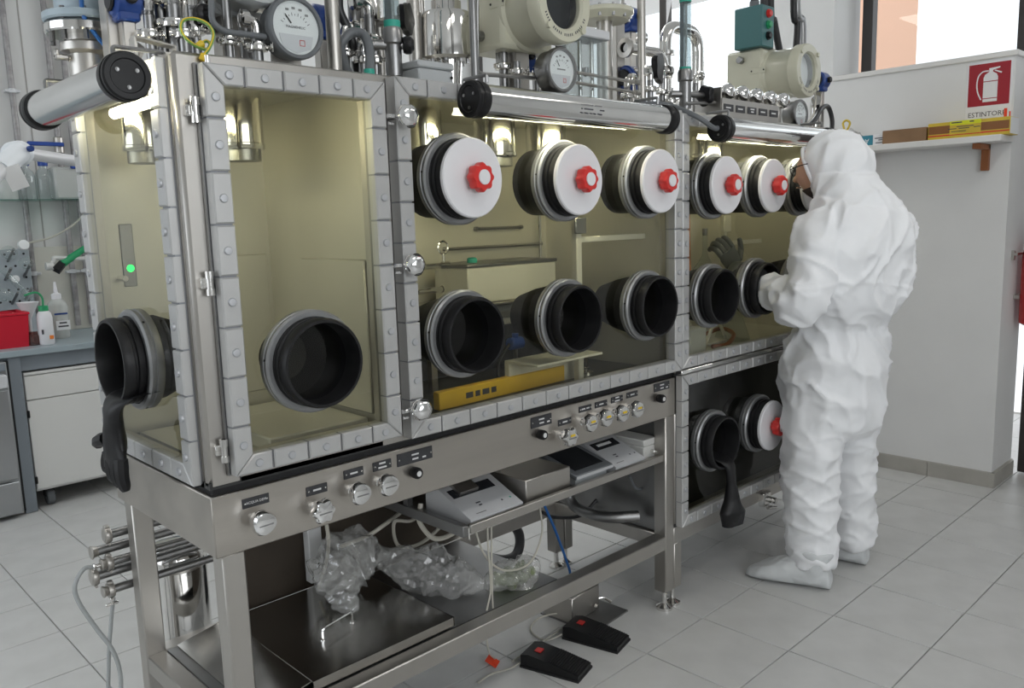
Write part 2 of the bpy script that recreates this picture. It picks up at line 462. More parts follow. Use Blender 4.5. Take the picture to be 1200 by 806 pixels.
# ceiling lights of the room, above the picture
for k, (x, y) in enumerate([(0.2, -1.6), (2.6, -1.6), (0.2, 1.5), (2.6, 1.7)]):
    t = thing('ceiling_light', ['fluorescent ceiling light above the photographer', 'fluorescent ceiling light above the floor by the end wall', 'fluorescent ceiling light behind the left glove box', 'fluorescent ceiling light behind the right glove box'][k], 'lamp', (x, y, 3.33))
    ob('housing', MB().box((x - .65, y - .16, 3.34), (x + .65, y + .16, 3.4), .01), 'white_plastic', t)
    ob('diffuser', MB().box((x - .62, y - .14, 3.325), (x + .62, y + .14, 3.345), .008), 'ceiling_light_glow', t)
# ------------------------------------------------------------------ glove boxes
bolt_front = MB().lathe((0, 0, 0), (0, -1, 0), [(.0095, 0), (.0095, .004), (.008, .006), (0, .0065)], 12).mesh('bolt'); bolt_front.materials.append(MT['bolt'])
bolt_side = MB().lathe((0, 0, 0), (-1, 0, 0), [(.0095, 0), (.0095, .004), (.008, .006), (0, .0065)], 12).mesh('bolt'); bolt_side.materials.append(MT['bolt'])
mat('strip_base', (.30, .31, .33), .4, .5)
def fmap(y0): return lambda a, b, d: V(a, y0 - d, b)
def smap(x0): return lambda a, b, d: V(x0 - d, a, b)

def strip_frame(name, root, rect, w, na, nb, f, bolt, depth=.034, pane_d=.004, base_d=0.0, skip=None):
    """bolted clamping strip around a pane: segments with grooves between, a bolt on each"""
    a0, a1, b0, b1 = rect
    ring = MB()
    e = .0025
    for (p, q) in (((a0 + e, b0 + e), (a1 - e, b0 + w - e)), ((a0 + e, b1 - w + e), (a1 - e, b1 - e)), ((a0 + e, b0 + w - e), (a0 + w - e, b1 - w + e)), ((a1 - w + e, b0 + w - e), (a1 - e, b1 - w + e))):
        ring.prism([(p[0], p[1]), (q[0], p[1]), (q[0], q[1]), (p[0], q[1])], f, base_d, depth - .008)
    fr = ob(name, ring, 'strip_base', root)
    g = .0022
    def seg(poly, c):
        if skip and skip(*c): return
        ob('clamp_segment', MB().prism(poly, f, base_d + .004, depth, .003), 'strip', fr)
        inst('bolt', bolt, fr, f(c[0], c[1], depth - .001))
    for k in range(na):
        s0 = a0 + (a1 - a0) * k / na; s1 = a0 + (a1 - a0) * (k + 1) / na; c = (s0 + s1) / 2
        l0 = a0 + .001 if k == 0 else s0 + g; l1 = a1 - .001 if k == na - 1 else s1 - g
        i0 = a0 + w + .001 if k == 0 else s0 + g; i1 = a1 - w - .001 if k == na - 1 else s1 - g
        if k == 0: c += w * .22
        if k == na - 1: c -= w * .22
        seg([(l0, b0), (l1, b0), (i1, b0 + w), (i0, b0 + w)], (c, b0 + w * .5))
        seg([(i0, b1 - w), (i1, b1 - w), (l1, b1), (l0, b1)], (c, b1 - w * .5))
    for k in range(nb):
        s0 = b0 + (b1 - b0) * k / nb; s1 = b0 + (b1 - b0) * (k + 1) / nb; c = (s0 + s1) / 2
        l0 = b0 + .001 if k == 0 else s0 + g; l1 = b1 - .001 if k == nb - 1 else s1 - g
        i0 = b0 + w + .001 if k == 0 else s0 + g; i1 = b1 - w - .001 if k == nb - 1 else s1 - g
        if k == 0: c += w * .3
        if k == nb - 1: c -= w * .3
        seg([(a0, l0), (a0 + w, i0), (a0 + w, i1), (a0, l1)], (a0 + w * .5, c))
        seg([(a1 - w, i0), (a1, l0), (a1, l1), (a1 - w, i1)], (a1 - w * .5, c))
    pm = MB().prism([(a0 + w * .6, b0 + w * .6), (a1 - w * .6, b0 + w * .6), (a1 - w * .6, b1 - w * .6), (a0 + w * .6, b1 - w * .6)], f, pane_d, pane_d + .010)
    ob('pane', pm, 'lead_glass', fr)
    return fr

CUFF = [(.1035, .020), (.1035, .030), (.0975, .032), (.0975, .037), (.1035, .039), (.1035, .047), (.0985, .049), (.0985, .054), (.1045, .057), (.1045, .072), (.1005, .080), (.0945, .080), (.0925, .074), (.0925, .0)]
def port(root, c, n, kind, inner=.11):
    """glove port: bolted flange, ribbed cuff, and either a cover with knob or an open sleeve"""
    c = Vector(c); n = Vector(n)
    p = ob('glove_port', MB().lathe(c, n, [(.0925, -.004), (.118, -.004), (.121, .0), (.121, .013), (.1185, .0145), (.1185, .018), (.121, .020), (.121, .026), (.116, .031), (.106, .031), (.104, .024), (.0925, .024)], 48, close=False), 'port_metal', root)
    ob('cuff', MB().lathe(c, n, CUFF, 48, close=False), 'rubber', p)
    u, w, a = frame_of(n)
    for k in range(3):
        t = 2 * PI * k / 3 + .9; q = c + (u * math.cos(t) + w * math.sin(t)) * .1195
        ob('set_screw', MB().lathe(q + n * .0205, (u * math.cos(t) + w * math.sin(t)), [(.003, 0), (.003, .0025), (0, .0025)], 8), 'black_plastic', p)
    if kind == 'closed':
        ob('sleeve', MB().lathe(c, n, [(0, -inner), (.09, -inner), (.1, -inner + .01), (.102, -.012), (.0925, -.012)], 32, close=False), 'rubber', p)
        ob('cover', MB().lathe(c, n, [(0, .070), (.099, .070), (.1035, .073), (.1035, .083), (.100, .0865), (0, .0865)], 48), 'white_plastic', p)
        ob('cover_knob', MB().lathe(c, n, [(.020, .0865), (.020, .096), (.033, .098), (.0355, .102), (.0355, .122), (.032, .127), (0, .127)], 48, 8, .085), 'red_plastic', p)
        ob('knob_cap', MB().lathe(c, n, [(.0195, .1265), (.0195, .1295), (.018, .131), (0, .131)], 24), 'white_plastic', p)
    else:
        ob('sleeve', MB().lathe(c, n, [(.0925, .02), (.088, -.02), (.080, -inner * .6), (.06, -inner), (0, -inner - .02), (0, -inner - .025), (.066, -inner - .004), (.088, -inner * .6), (.102, -.03), (.102, -.012)], 36, close=False), 'sleeve', p)
    return p

# ---- left glove box: airlock chamber with a door, and the long chamber beside it
D = .63
Z0, Z1 = .925, 1.866
GA = thing('glove_box', 'large stainless steel glove box with hinged side door and wide front window', 'glove box', (.88, .31, Z0))
bd = MB()
bd.box((.004, .004, Z1 - .012), (1.758, D, Z1), .004)
bd.box((0, D - .012, Z0), (1.762, D, Z1))
bd.box((1.745, .01, Z0), (1.762, D, Z1))
ob('shell', bd, 'inner_steel', GA)
ob('chamber_floor', MB().box((0, .001, Z0), (1.762, D, Z0 + .015)), 'chamber_dark', GA)
ob('rear_shade_panel', MB().box((.56, D - .075, Z0 + .015), (1.745, D - .070, 1.10)), 'chamber_dark', GA)  # added dark sheet: lamp falloff low on the rear wall, put into colour
for zz in (1.115, 1.165): ob('rear_rail', MB().box((.56, D - .085, zz - .012), (1.745, D - .065, zz + .012), .003), 'gantry_white' if zz < 1.14 else 'grey_paint', GA)
ff = MB()
ff.box((0, 0, Z0), (.078, .03, Z1), .008); ff.box((.462, 0, Z0), (.562, .03, Z1), .004); ff.box((1.715, 0, Z0), (1.762, .03, Z1), .004)
ff.box((.07, .001, Z0), (.47, .03, Z0 + .068), .004); ff.box((.07, .001, 1.80), (.47, .03, Z1), .004)
ff.box((.55, .001, Z0), (1.72, .03, Z0 + .05), .004); ff.box((.55, .001, 1.82), (1.72, .03, Z1), .004)
ob('front_flange', ff, 'steel', GA)
sf = MB()
sf.box((0, .03, Z0), (.02, .075, Z1)); sf.box((0, D - .06, Z0), (.02, D, Z1)); sf.box((0, .07, Z0), (.02, D - .05, Z0 + .045)); sf.box((0, .07, 1.815), (.02, D - .05, Z1))
ob('side_flange', sf, 'steel', GA)
ob('chamber_partition', MB().box((.508, .03, Z0 + .015), (.520, D - .012, Z1 - .012)), 'inner_steel', GA)
ob('transfer_door', MB().box((.501, .095, .99), (.508, .425, 1.408), .004), 'inner_steel', GA)
# back wall hatch outline of the airlock
ob('rear_hatch', MB().box((.27, D - .017, 1.0), (.495, D - .011, 1.42), .004), 'inner_steel', GA)

door = strip_frame('hinged_door', GA, (.044, .498, .955, 1.840), .043, 5, 8, fmap(-.012), bolt_front, .032)
ob('door_edge', MB().box((.040, -.012, .952), (.083, -.002, 1.843)).box((.459, -.012, .952), (.502, -.002, 1.843)).box((.083, -.012, .952), (.459, -.002, .993)).box((.083, -.012, 1.802), (.459, -.002, 1.843)), 'steel_dark', door)
for zz in (1.745, 1.385, 1.015):
    hm = MB().box((.014, -.016, zz - .012), (.044, .002, zz + .012), .003).cyl((.030, -.022, zz - .026), (.030, -.022, zz + .026), .0075, seg=10, bev=.002).cyl((.030, -.022, zz + .010), (.030, -.022, zz + .026), .0095, seg=10).cyl((.030, -.022, zz - .026), (.030, -.022, zz - .012), .0095, seg=10)
    ob('hinge', hm, 'polished', door)
win = strip_frame('front_window', GA, (.528, 1.753, .940, 1.858), .043, 12, 9, fmap(.0), bolt_front, .044)
for zz in (1.760, 1.395, 1.020):
    k = MB().lathe((.545, -.040, zz), (0, -1, 0), [(.012, 0), (.012, .012), (.026, .016), (.030, .024), (.029, .032), (.022, .042), (.012, .046), (0, .047)], 24, 6, .035)
    k.cyl((.498, -.047, zz), (.545, -.047, zz), .006, seg=8).cyl((.500, -.046, zz - .018), (.515, -.046, zz - .018), .004, seg=8)
    ob('latch_knob', k, 'chrome', win)
side = strip_frame('side_window', GA, (.036, .612, .932, 1.856), .045, 5, 9, smap(.0), bolt_side, .024, pane_d=.002)
port(GA, (.250, -.022, 1.187), (0, -1, 0), 'open')
for x in (.725, 1.145, 1.553):
    port(GA, (x, -.014, 1.611), (0, -1, 0), 'closed'); port(GA, (x, -.014, 1.195), (0, -1, 0), 'open', .16)
sp = port(GA, (-.012, .288, 1.197), (-1, 0, 0), 'open')
# glove hanging out of the side port
def limp_glove(name, parent, pts, n, side, widths, mat='rubber', seed=1):
    """limp black glove draped over a port rim; widths across `side` and thickness along n"""
    n = Vector(n); side = Vector(side); m = MB(); pts = spline(pts, 6); N = len(pts); seg = 14; vs = []; fs = []
    random.seed(seed)
    for i, p in enumerate(pts):
        t = i / (N - 1); q = t * (len(widths) - 1); k = min(int(q), len(widths) - 2); fr_ = q - k
        wd = widths[k][0] * (1 - fr_) + widths[k + 1][0] * fr_; th = widths[k][1] * (1 - fr_) + widths[k + 1][1] * fr_
        for j in range(seg):
            a = 2 * PI * j / seg; rip = 1 + .22 * math.sin(3 * a + 5 * t) + .12 * math.sin(5 * a - 9 * t)
            vs.append(Vector(p) + side * (math.cos(a) * wd) + n * (math.sin(a) * th * rip))
    for i in range(N - 1):
        for j in range(seg):
            l = (j + 1) % seg; fs.append((i * seg + j, i * seg + l, (i + 1) * seg + l, (i + 1) * seg + j))
    fs.append(tuple(range(seg))); fs.append(tuple((N - 1) * seg + j for j in range(seg)))
    m.add(vs, fs); return ob(name, m, mat, parent, 60)
limp_glove('hanging_glove', sp, [(-.02, .26, 1.13), (-.075, .265, 1.120), (-.100, .27, 1.095), (-.102, .275, 1.05), (-.100, .28, 1.01), (-.102, .285, .975), (-.104, .287, .945)], (-1, 0, 0), (0, 1, 0),
           [(.075, .012), (.068, .014), (.052, .016), (.040, .018), (.046, .020), (.062, .018), (.050, .014)], seed=3)
# fingers of that glove
FR_ = [.016, .0165, .017, .0165, .016, .0155, .015, .013, .009]
for k, (dy, L) in enumerate([(-.045, .055), (-.016, .052), (.012, .046), (.038, .03)]):
    ob('glove_finger', MB().tube(spline([(-.103, .287 + dy, .975), (-.106, .287 + dy * 1.15, .965 - L * .6), (-.102, .287 + dy * 1.25, .955 - L)], 4), FR_, 8), 'rubber', sp)
ob('glove_finger', MB().tube(spline([(-.105, .330, 1.010), (-.112, .360, 1.000), (-.108, .376, .985)], 4), FR_, 8), 'rubber', sp)

# interior fittings of the left glove box
def canister(root, x, y, r, ztop, zbot, n='filter_canister'):
    c = ob(n, MB().lathe((x, y, zbot), (0, 0, 1), [(0, 0), (r * .95, 0), (r, .004), (r, .014), (r * .96, .016), (r * .96, ztop - zbot)], 32), 'polished', root)
    ob('collar', MB().lathe((x, y, zbot - .028), (0, 0, 1), [(0, 0), (r * .8, 0), (r * .8, .028)], 32), 'steel_dark', c)
canister(GA, .297, .32, .058, Z1 - .012, 1.70); canister(GA, .105, .47, .055, Z1 - .012, 1.70)
for x, r in ((.839, .060), (1.13, .070), (1.37, .072)): canister(GA, x, .25, r, Z1 - .012, 1.70)
ob('inner_tray', MB().box((.06, .06, Z0 + .015), (.49, .58, Z0 + .025)).box((.20, .10, Z0 + .025), (.49, .50, Z0 + .060), .004), 'inner_steel', GA)
ob('status_light', MB().lathe((.09, D - .013, 1.40), (0, -1, 0), [(.010, 0), (.010, .004), (.006, .008), (0, .009)], 16), 'led_green', GA)
ob('light_plate', MB().box((.070, D - .016, 1.35), (.105, D - .011, 1.52), .002), 'steel_dark', GA)
ob('valve_stub', MB().cyl((.06, D - .012, 1.375), (.06, D - .06, 1.375), .008, seg=10), 'polished', GA)
# fittings in the long chamber
hk = at(519, 290, y=.50)
m = MB().tube([(hk.x, .50, hk.z - .02), (hk.x, .50, hk.z - .22)], .005, 8)
m.tube([V(hk.x + .022 * math.cos(t), .50, hk.z + .022 * math.sin(t)) for t in [i * PI / 8 for i in range(17)]], .004, 6)
ob('eye_hook', m, 'polished', GA)
for v in (311, 339):
    q = at(518, v, y=.50); ob('wall_spigot', MB().cyl((q.x - .10, D - .012, q.z), (q.x - .10, .50, q.z), .011, seg=12, bev=.002).cyl((q.x - .11, .50, q.z), (q.x + .02, .50, q.z), .010, seg=12, bev=.003).cyl((q.x + .0, .50, q.z), (q.x + .03, .50, q.z), .014, seg=12), 'polished', GA)
for dx, s in ((.0, 1), (.025, .8)):
    ob('chamber_hose', MB().tube(spline([(.60 + dx, .55, 1.45), (.63 + dx, .50, 1.40), (.655 + dx * s, .48, 1.28), (.64 + dx, .46, 1.14), (.62, .44, 1.0)], 8), .006, 8), 'clear_hose', GA)
g1 = at(676, 265, y=.12); g2 = at(762, 265, y=.12); g1.z = g2.z = (g1.z + g2.z) / 2
ob('gantry', MB().box((g1.x - .014, .110, Z0 + .015), (g1.x + .014, .135, g1.z + .03), .003).box((g2.x - .014, .110, Z0 + .015), (g2.x + .014, .135, g2.z + .03), .003).box((g1.x, .113, g1.z - .05), (g2.x, .132, g1.z - .03), .002), 'gantry_white', GA)
for g_ in (g1, g2): ob('gantry_plate', MB().box((g_.x - .028, .10, g_.z - .02), (g_.x + .028, .110, g_.z + .035), .003), 'steel_dark', GA)

for k, (a_, b2) in enumerate((((524, 292), (660, 300)), ((560, 268), (612, 266)))):
    pa = at(*a_, y=D - .03); pb = at(*b2, y=D - .03); pb.x = min(pb.x, 1.70); ob('wall_tube', MB().tube([V(pa.x, D - .03, pa.z), V(pb.x, D - .03, pa.z)], .006, 8).cyl((pa.x, D - .03, pa.z), (pa.x, D - .012, pa.z), .008, seg=8).cyl((pb.x, D - .03, pa.z), (pb.x, D - .012, pa.z), .008, seg=8), 'steel_dark', GA)
pa = at(632, 250, y=D - .03); ob('wall_tube', MB().cyl((pa.x, D - .03, 1.18), (pa.x, D - .03, 1.66), .006, seg=8), 'polished', GA)
# things standing inside the long chamber
ZF = Z0 + .015
t = thing('instrument_box', 'pale metal box standing on the raised shelf inside the wide chamber', 'box', (1.3, .44, ZF))
p0 = at(549, 345, y=.40); 
bx0 = at(549, 345, y=.36).x; bx1 = at(652, 345, y=.36).x; bzt = at(600, 306, y=.36).z; bzb = at(600, 351, y=.36).z
ob('shelf', MB().box((.90, .34, bzb - .011), (1.68, .60, bzb - .001), .002), 'steel', t)
for x in (.92, 1.66):
    for y in (.36, .545): ob('shelf_leg', MB().box((x - .012, y - .012, ZF), (x + .012, y + .012, bzb - .011)), 'steel', t)
ob('case', MB().box((bx0, .36, bzb), (bx1, .54, bzt - .012), .004), 'gantry_white', t)
ob('lid', MB().box((bx0 - .005, .355, bzt - .012), (bx1 + .005, .545, bzt), .003), 'steel_dark', t)
ob('lid_knob', MB().lathe((bx0 + .10, .45, bzt), (0, 0, 1), [(.018, 0), (.018, .014), (.012, .018), (0, .018)], 12), 'green_tape', t)
ya = at(515, 470, z=ZF + .03); yb = at(662, 436, z=ZF + .03)
t = thing('yellow_bar', 'yellow painted bar lying on the chamber floor behind the wide window', 'bar', (ya.x, ya.y, ZF))
yv = (yb - ya); yv.z = 0; L = yv.length; ang = math.atan2(yv.y, yv.x)
M = Matrix.Translation((ya.x, ya.y, ZF)) @ Matrix.Rotation(ang, 4, 'Z')
ob('beam', MB(M).box((0, 0, .0), (L, .03, .055), .003), 'yellow_paint', t)
rr = M.to_3x3() @ V(1, 0, 0); nn = M.to_3x3() @ V(0, -1, 0)
marks(t, M @ V(L * .30, -.0006, .028), rr, (0, 0, 1), [(-.05, 0, .03), (-.015, 0, .02), (.02, 0, .03), (.055, 0, .022)], .018, 'dark_mark')
for (u, v) in ((638, 448), (687, 437)):
    q = at(u, v, z=ZF)
    f_ = MB().lathe((q.x, q.y, ZF), (0, 0, 1), [(0, 0), (.026, 0), (.026, .006), (.012, .012), (.012, .022), (.007, .024), (.007, .10)], 16)
    solo('levelling_foot', f_, 'polished', 'polished levelling foot on the chamber floor, ' + ('left of the pair' if u < 660 else 'right of the pair'), 'foot', 'levelling feet in the wide chamber')
q0 = at(600, 424, z=1.045); q1 = at(701, 412, z=1.045)
solo('sample_shelf', MB().box((min(q0.x, q1.x), q1.y - .02, 1.038), (max(q0.x, q1.x), q1.y + .13, 1.046), .001).box((min(q0.x, q1.x), q1.y + .11, ZF), (max(q0.x, q1.x), q1.y + .13, 1.04)), 'gantry_white', 'pale flat shelf inside the wide chamber above the yellow bar', 'shelf')
q = at(604, 402, y=.32)
t = thing('valve_fitting', 'small blue fitting with black cable inside the wide chamber', 'fitting', (q.x, .32, ZF))
ob('body', MB().cyl((q.x - .03, .32, q.z), (q.x + .03, .32, q.z), .022, seg=16, bev=.004).cyl((q.x, .32, q.z), (q.x, .32, q.z + .035), .012, seg=12), 'blue_plastic', t)
ob('post', MB().cyl((q.x, .32, ZF), (q.x, .32, q.z - .01), .008, seg=10), 'steel_dark', t)
ob('cable', MB().tube(spline([(q.x - .03, .32, q.z), (q.x - .10, .30, q.z - .05), (q.x - .14, .25, q.z - .10), (q.x - .08, .20, ZF + .02), (q.x + .08, .20, ZF + .008)], 8), .005, 6), 'black_hose', t)
t = thing('stirrer', 'dark instrument standing at the left of the wide chamber', 'instrument', (.80, .40, ZF))
ob('base', MB().box((.745, .34, ZF), (.855, .47, ZF + .05), .006), 'black_matte', t)
ob('column', MB().cyl((.80, .42, ZF + .05), (.80, .42, 1.36), .010, seg=12), 'steel_dark', t)
ob('head', MB().box((.765, .36, 1.22), (.835, .46, 1.34), .008), 'black_matte', t)
# ---- right glove box: upper and lower chamber
XB0, XB1 = 1.768, 3.08
GB = thing('glove_box', 'narrower stainless glove box with upper and lower chamber where the suited person works', 'glove box', (2.36, .31, 0))
for (z0, z1, mt_, nm_) in ((.922, Z1, 'inner_steel', 'upper_shell'), (.325, .918, 'shaded_steel', 'lower_shell')):
    bm_ = MB()
    bm_.box((XB0, 0, z0), (XB1, D, z0 + .014)); bm_.box((XB0, 0, z1 - .012), (XB1, D, z1)); bm_.box((XB0, D - .012, z0), (XB1, D, z1))
    bm_.box((XB0, .01, z0), (XB0 + .014, D, z1)); bm_.box((XB1 - .014, .01, z0), (XB1, D, z1))
    ob(nm_, bm_, mt_, GB)
fb = MB()
for (z0, z1) in ((.922, Z1), (.325, .918)):
    fb.box((XB0, 0, z0), (XB0 + .045, .03, z1), .003); fb.box((XB1 - .05, 0, z0), (XB1, .03, z1), .003)
    fb.box((XB0 + .04, .001, z0), (XB1 - .04, .03, z0 + .05)); fb.box((XB0 + .04, .001, z1 - .05), (XB1 - .04, .03, z1))
ob('front_flange', fb, 'steel', GB)
ob('divider_bar', MB().box((XB0 + .002, -.030, .9175), (XB1, 0, .9335), .003), 'polished', GB)
strip_frame('upper_window', GB, (1.774, XB1 - .015, .939, 1.852), .041, 13, 9, fmap(.0), bolt_front, .032)
strip_frame('lower_window', GB, (1.772, XB1 - .015, .330, .914), .041, 13, 6, fmap(.0), bolt_front, .032)
for x in (1.957, 2.295, 2.632): port(GB, (x, -.014, 1.601), (0, -1, 0), 'closed')
port(GB, (1.955, -.014, 1.194), (0, -1, 0), 'open', .16); port(GB, (2.632, -.014, 1.194), (0, -1, 0), 'open', .16)
arm_port = port(GB, (2.278, -.014, 1.198), (0, -1, 0), 'open', .02)
low_port = port(GB, (1.972, -.014, .628), (0, -1, 0), 'open', .10)
port(GB, (2.318, -.014, .630), (0, -1, 0), 'closed')
limp_glove('hanging_glove', low_port, [(1.985, .0, .566), (1.990, -.060, .560), (1.992, -.098, .535), (1.994, -.106, .47), (1.995, -.108, .40), (1.995, -.108, .355), (1.995, -.106, .30)], (0, -1, 0), (1, 0, 0),
           [(.052, .010), (.045, .012), (.030, .014), (.022, .016), (.034, .026), (.066, .040), (.050, .030)], seed=5)
ob('stand', MB().box((XB0, .004, .255), (XB1, .055, .322), .003).box((XB0, D - .055, .255), (XB1, D, .322), .003).box((XB0, .05, .255), (XB0 + .05, D - .05, .322), .003).box((XB1 - .05, .05, .255), (XB1, D - .05, .322), .003), 'steel', GB)
for x in (XB0 + .006, XB1 - .056):
    for y in (.006, D - .058):
        lg = ob('leg', MB().box((x, y, .075), (x + .048, y + .052, .257), .003), 'steel', GB)
        ob('foot', MB().lathe((x + .024, y + .026, 0), (0, 0, 1), [(0, 0), (.030, 0), (.030, .010), (.016, .018), (.010, .022), (.010, .08)], 16), 'polished', lg)
q = at(900, 585, y=-.02)
ob('toggle_clamp', MB().box((q.x - .03, -.02, q.z - .03), (q.x + .03, .01, q.z + .03), .004).cyl((q.x - .02, -.03, q.z - .03), (q.x + .05, -.03, q.z - .045), .009, seg=10, bev=.002).cyl((q.x + .03, -.045, q.z - .01), (q.x + .03, .0, q.z - .01), .014, seg=12, bev=.003), 'polished', GB)
for x in (2.05, 2.41): canister(GB, x, .28, .070, Z1 - .012, 1.74)
ob('wall_plate', MB().box((XB0 + .014, .12, 1.02), (XB0 + .02, .5, 1.7), .002), 'gantry_white', GB)
q = at(853, 262, y=.30); ob('bracket', MB().box((q.x - .03, .30, q.z - .04), (q.x + .03, .315, q.z + .04), .004).box((q.x - .04, .31, q.z - .10), (2.94, .325, q.z - .08), .002).box((q.x - .01, .31, q.z - .10), (q.x + .01, .325, q.z), .002), 'gantry_white', GB)
# gauntlet worn by the person: dark sleeve and hand inside the chamber
hand = MB()
W0 = V(2.278, .0, 1.198); Wr = at(862, 315, y=.16); Hc = at(850, 290, y=.19)
sl = spline([W0, W0 * .45 + Wr * .55 + V(.0, 0, .005), Wr], 8)
hand.tube(sl, [.098 - (.098 - .036) * (i / (len(sl) - 1)) ** .7 for i in range(len(sl))], 20)
ob('gauntlet_sleeve', hand, 'gasket', arm_port)
hb = MB()
def finger(m, pts, r0, r1, seg=10):
    s = spline(pts, 6); n = len(s) - 1
    m.tube(s, [(r0 + (r1 - r0) * i / n) * (1 if i < n else .55) for i in range(n + 1)], seg)
dirf = (at(838, 268, y=.20) - Wr).normalized()
sd = V(.55, -.25, .75); sd = (sd - dirf * sd.dot(dirf)).normalized(); nm = dirf.cross(sd)
vs = []; rings = [(-.01, .034, .026), (.03, .040, .024), (.065, .046, .021), (.095, .044, .018)]
hm = MB(); fs = []
for (d_, a_, b_) in rings:
    for j in range(14):
        t_ = 2 * PI * j / 14; vs.append(Wr + dirf * d_ + sd * (a_ * math.cos(t_)) + nm * (b_ * math.sin(t_)))
for i in range(3):
    for j in range(14): fs.append((i * 14 + j, i * 14 + (j + 1) % 14, (i + 1) * 14 + (j + 1) % 14, (i + 1) * 14 + j))
fs += [tuple(range(14)), tuple(42 + j for j in range(14))]; hm.add(vs, fs)
for k, (o_, L, cl) in enumerate([(.033, .070, .030), (.011, .074, .042), (-.011, .070, .05), (-.032, .056, .05)]):
    b0 = Wr + dirf * .085 + sd * o_
    finger(hm, [b0, b0 + dirf * L * .55 + nm * cl * .3, b0 + dirf * L * .75 + nm * cl * .9, b0 + dirf * L * .55 + nm * cl * 1.4], .0135, .0105)
b0 = Wr + dirf * .025 + sd * .034
finger(hm, [b0, b0 + sd * .03 + dirf * .025 + nm * .006, b0 + sd * .05 + dirf * .055 + nm * .012, b0 + sd * .056 + dirf * .075 + nm * .014], .0145, .010)
ob('gauntlet_hand', hm, 'gasket', arm_port, 60)
# glassware in the upper chamber
def flask(name, x, y, z, prof, label, mat='clear_glass', stop=None):
    t = thing(name, label, 'flask', (x, y, z)); ob('body', MB().lathe((x, y, z), (0, 0, 1), prof, 24, close=False), mat, t)
    if stop: ob('stopper', MB().lathe((x, y, z + prof[len(prof) - 1][1] - .01), (0, 0, 1), [(0, 0), (stop, 0), (stop * 1.15, .03), (0, .03)], 14), 'steel_dark', t)
    return t
q = at(826, 312, y=.28); 
ZS = .936
solo('lab_jack', MB().box((q.x - .09, .20, ZS), (q.x + .09, .40, ZS + .012), .002).box((q.x - .09, .20, q.z - .105), (q.x + .09, .40, q.z - .095), .002).tube([(q.x - .08, .22, ZS + .01), (q.x + .08, .22, q.z - .1)], .008, 6).tube([(q.x + .08, .22, ZS + .01), (q.x - .08, .22, q.z - .1)], .008, 6).tube([(q.x - .08, .38, ZS + .01), (q.x + .08, .38, q.z - .1)], .008, 6).tube([(q.x + .08, .38, ZS + .01), (q.x - .08, .38, q.z - .1)], .008, 6), 'gantry_white', 'pale scissor stand inside the upper right chamber under the flask', 'stand')
flask('volumetric_flask', q.x, .28, q.z - .095, [(0, 0), (.04, 0), (.058, .02), (.062, .05), (.052, .085), (.03, .11), (.014, .14), (.011, .16), (.011, .235), (.013, .24)], 'round clear glass flask with long neck and dark stopper inside the right chamber', 'clear_glass', .011)
q = at(858, 385, y=.22)
flask('conical_flask', q.x, .22, ZS, [(0, 0), (.075, 0), (.078, .006), (.03, .15), (.026, .16), (.026, .20), (.03, .205)], 'clear conical flask behind the lower ports of the right chamber')
q = at(812, 385, y=.12)
solo('grey_block', MB().box((q.x - .05, .10, ZS), (q.x + .07, .22, ZS + .11), .006), 'grey_paint', 'small grey block in the lower left corner of the upper right chamber', 'block')
q = at(850, 388, y=.14)
solo('brown_hose', MB().tube(spline([(q.x - .10, .14, ZS + .012), (q.x - .02, .12, ZS + .014), (q.x + .10, .16, ZS + .04), (q.x + .16, .26, ZS + .05), (q.x + .18, .36, ZS + .012)], 8), .009, 8), 'wood', 'brown hose curled on the floor of the upper right chamber', 'hose')
q = at(817, 250, y=.3); q2 = at(808, 290, y=.3)
solo('wooden_rod', MB().tube([V(q2.x, .3, q2.z - .15), V(q.x + .02, .36, q.z + .02)], .008, 8), 'wood', 'brown rod leaning in the upper right chamber beside the flask', 'rod')

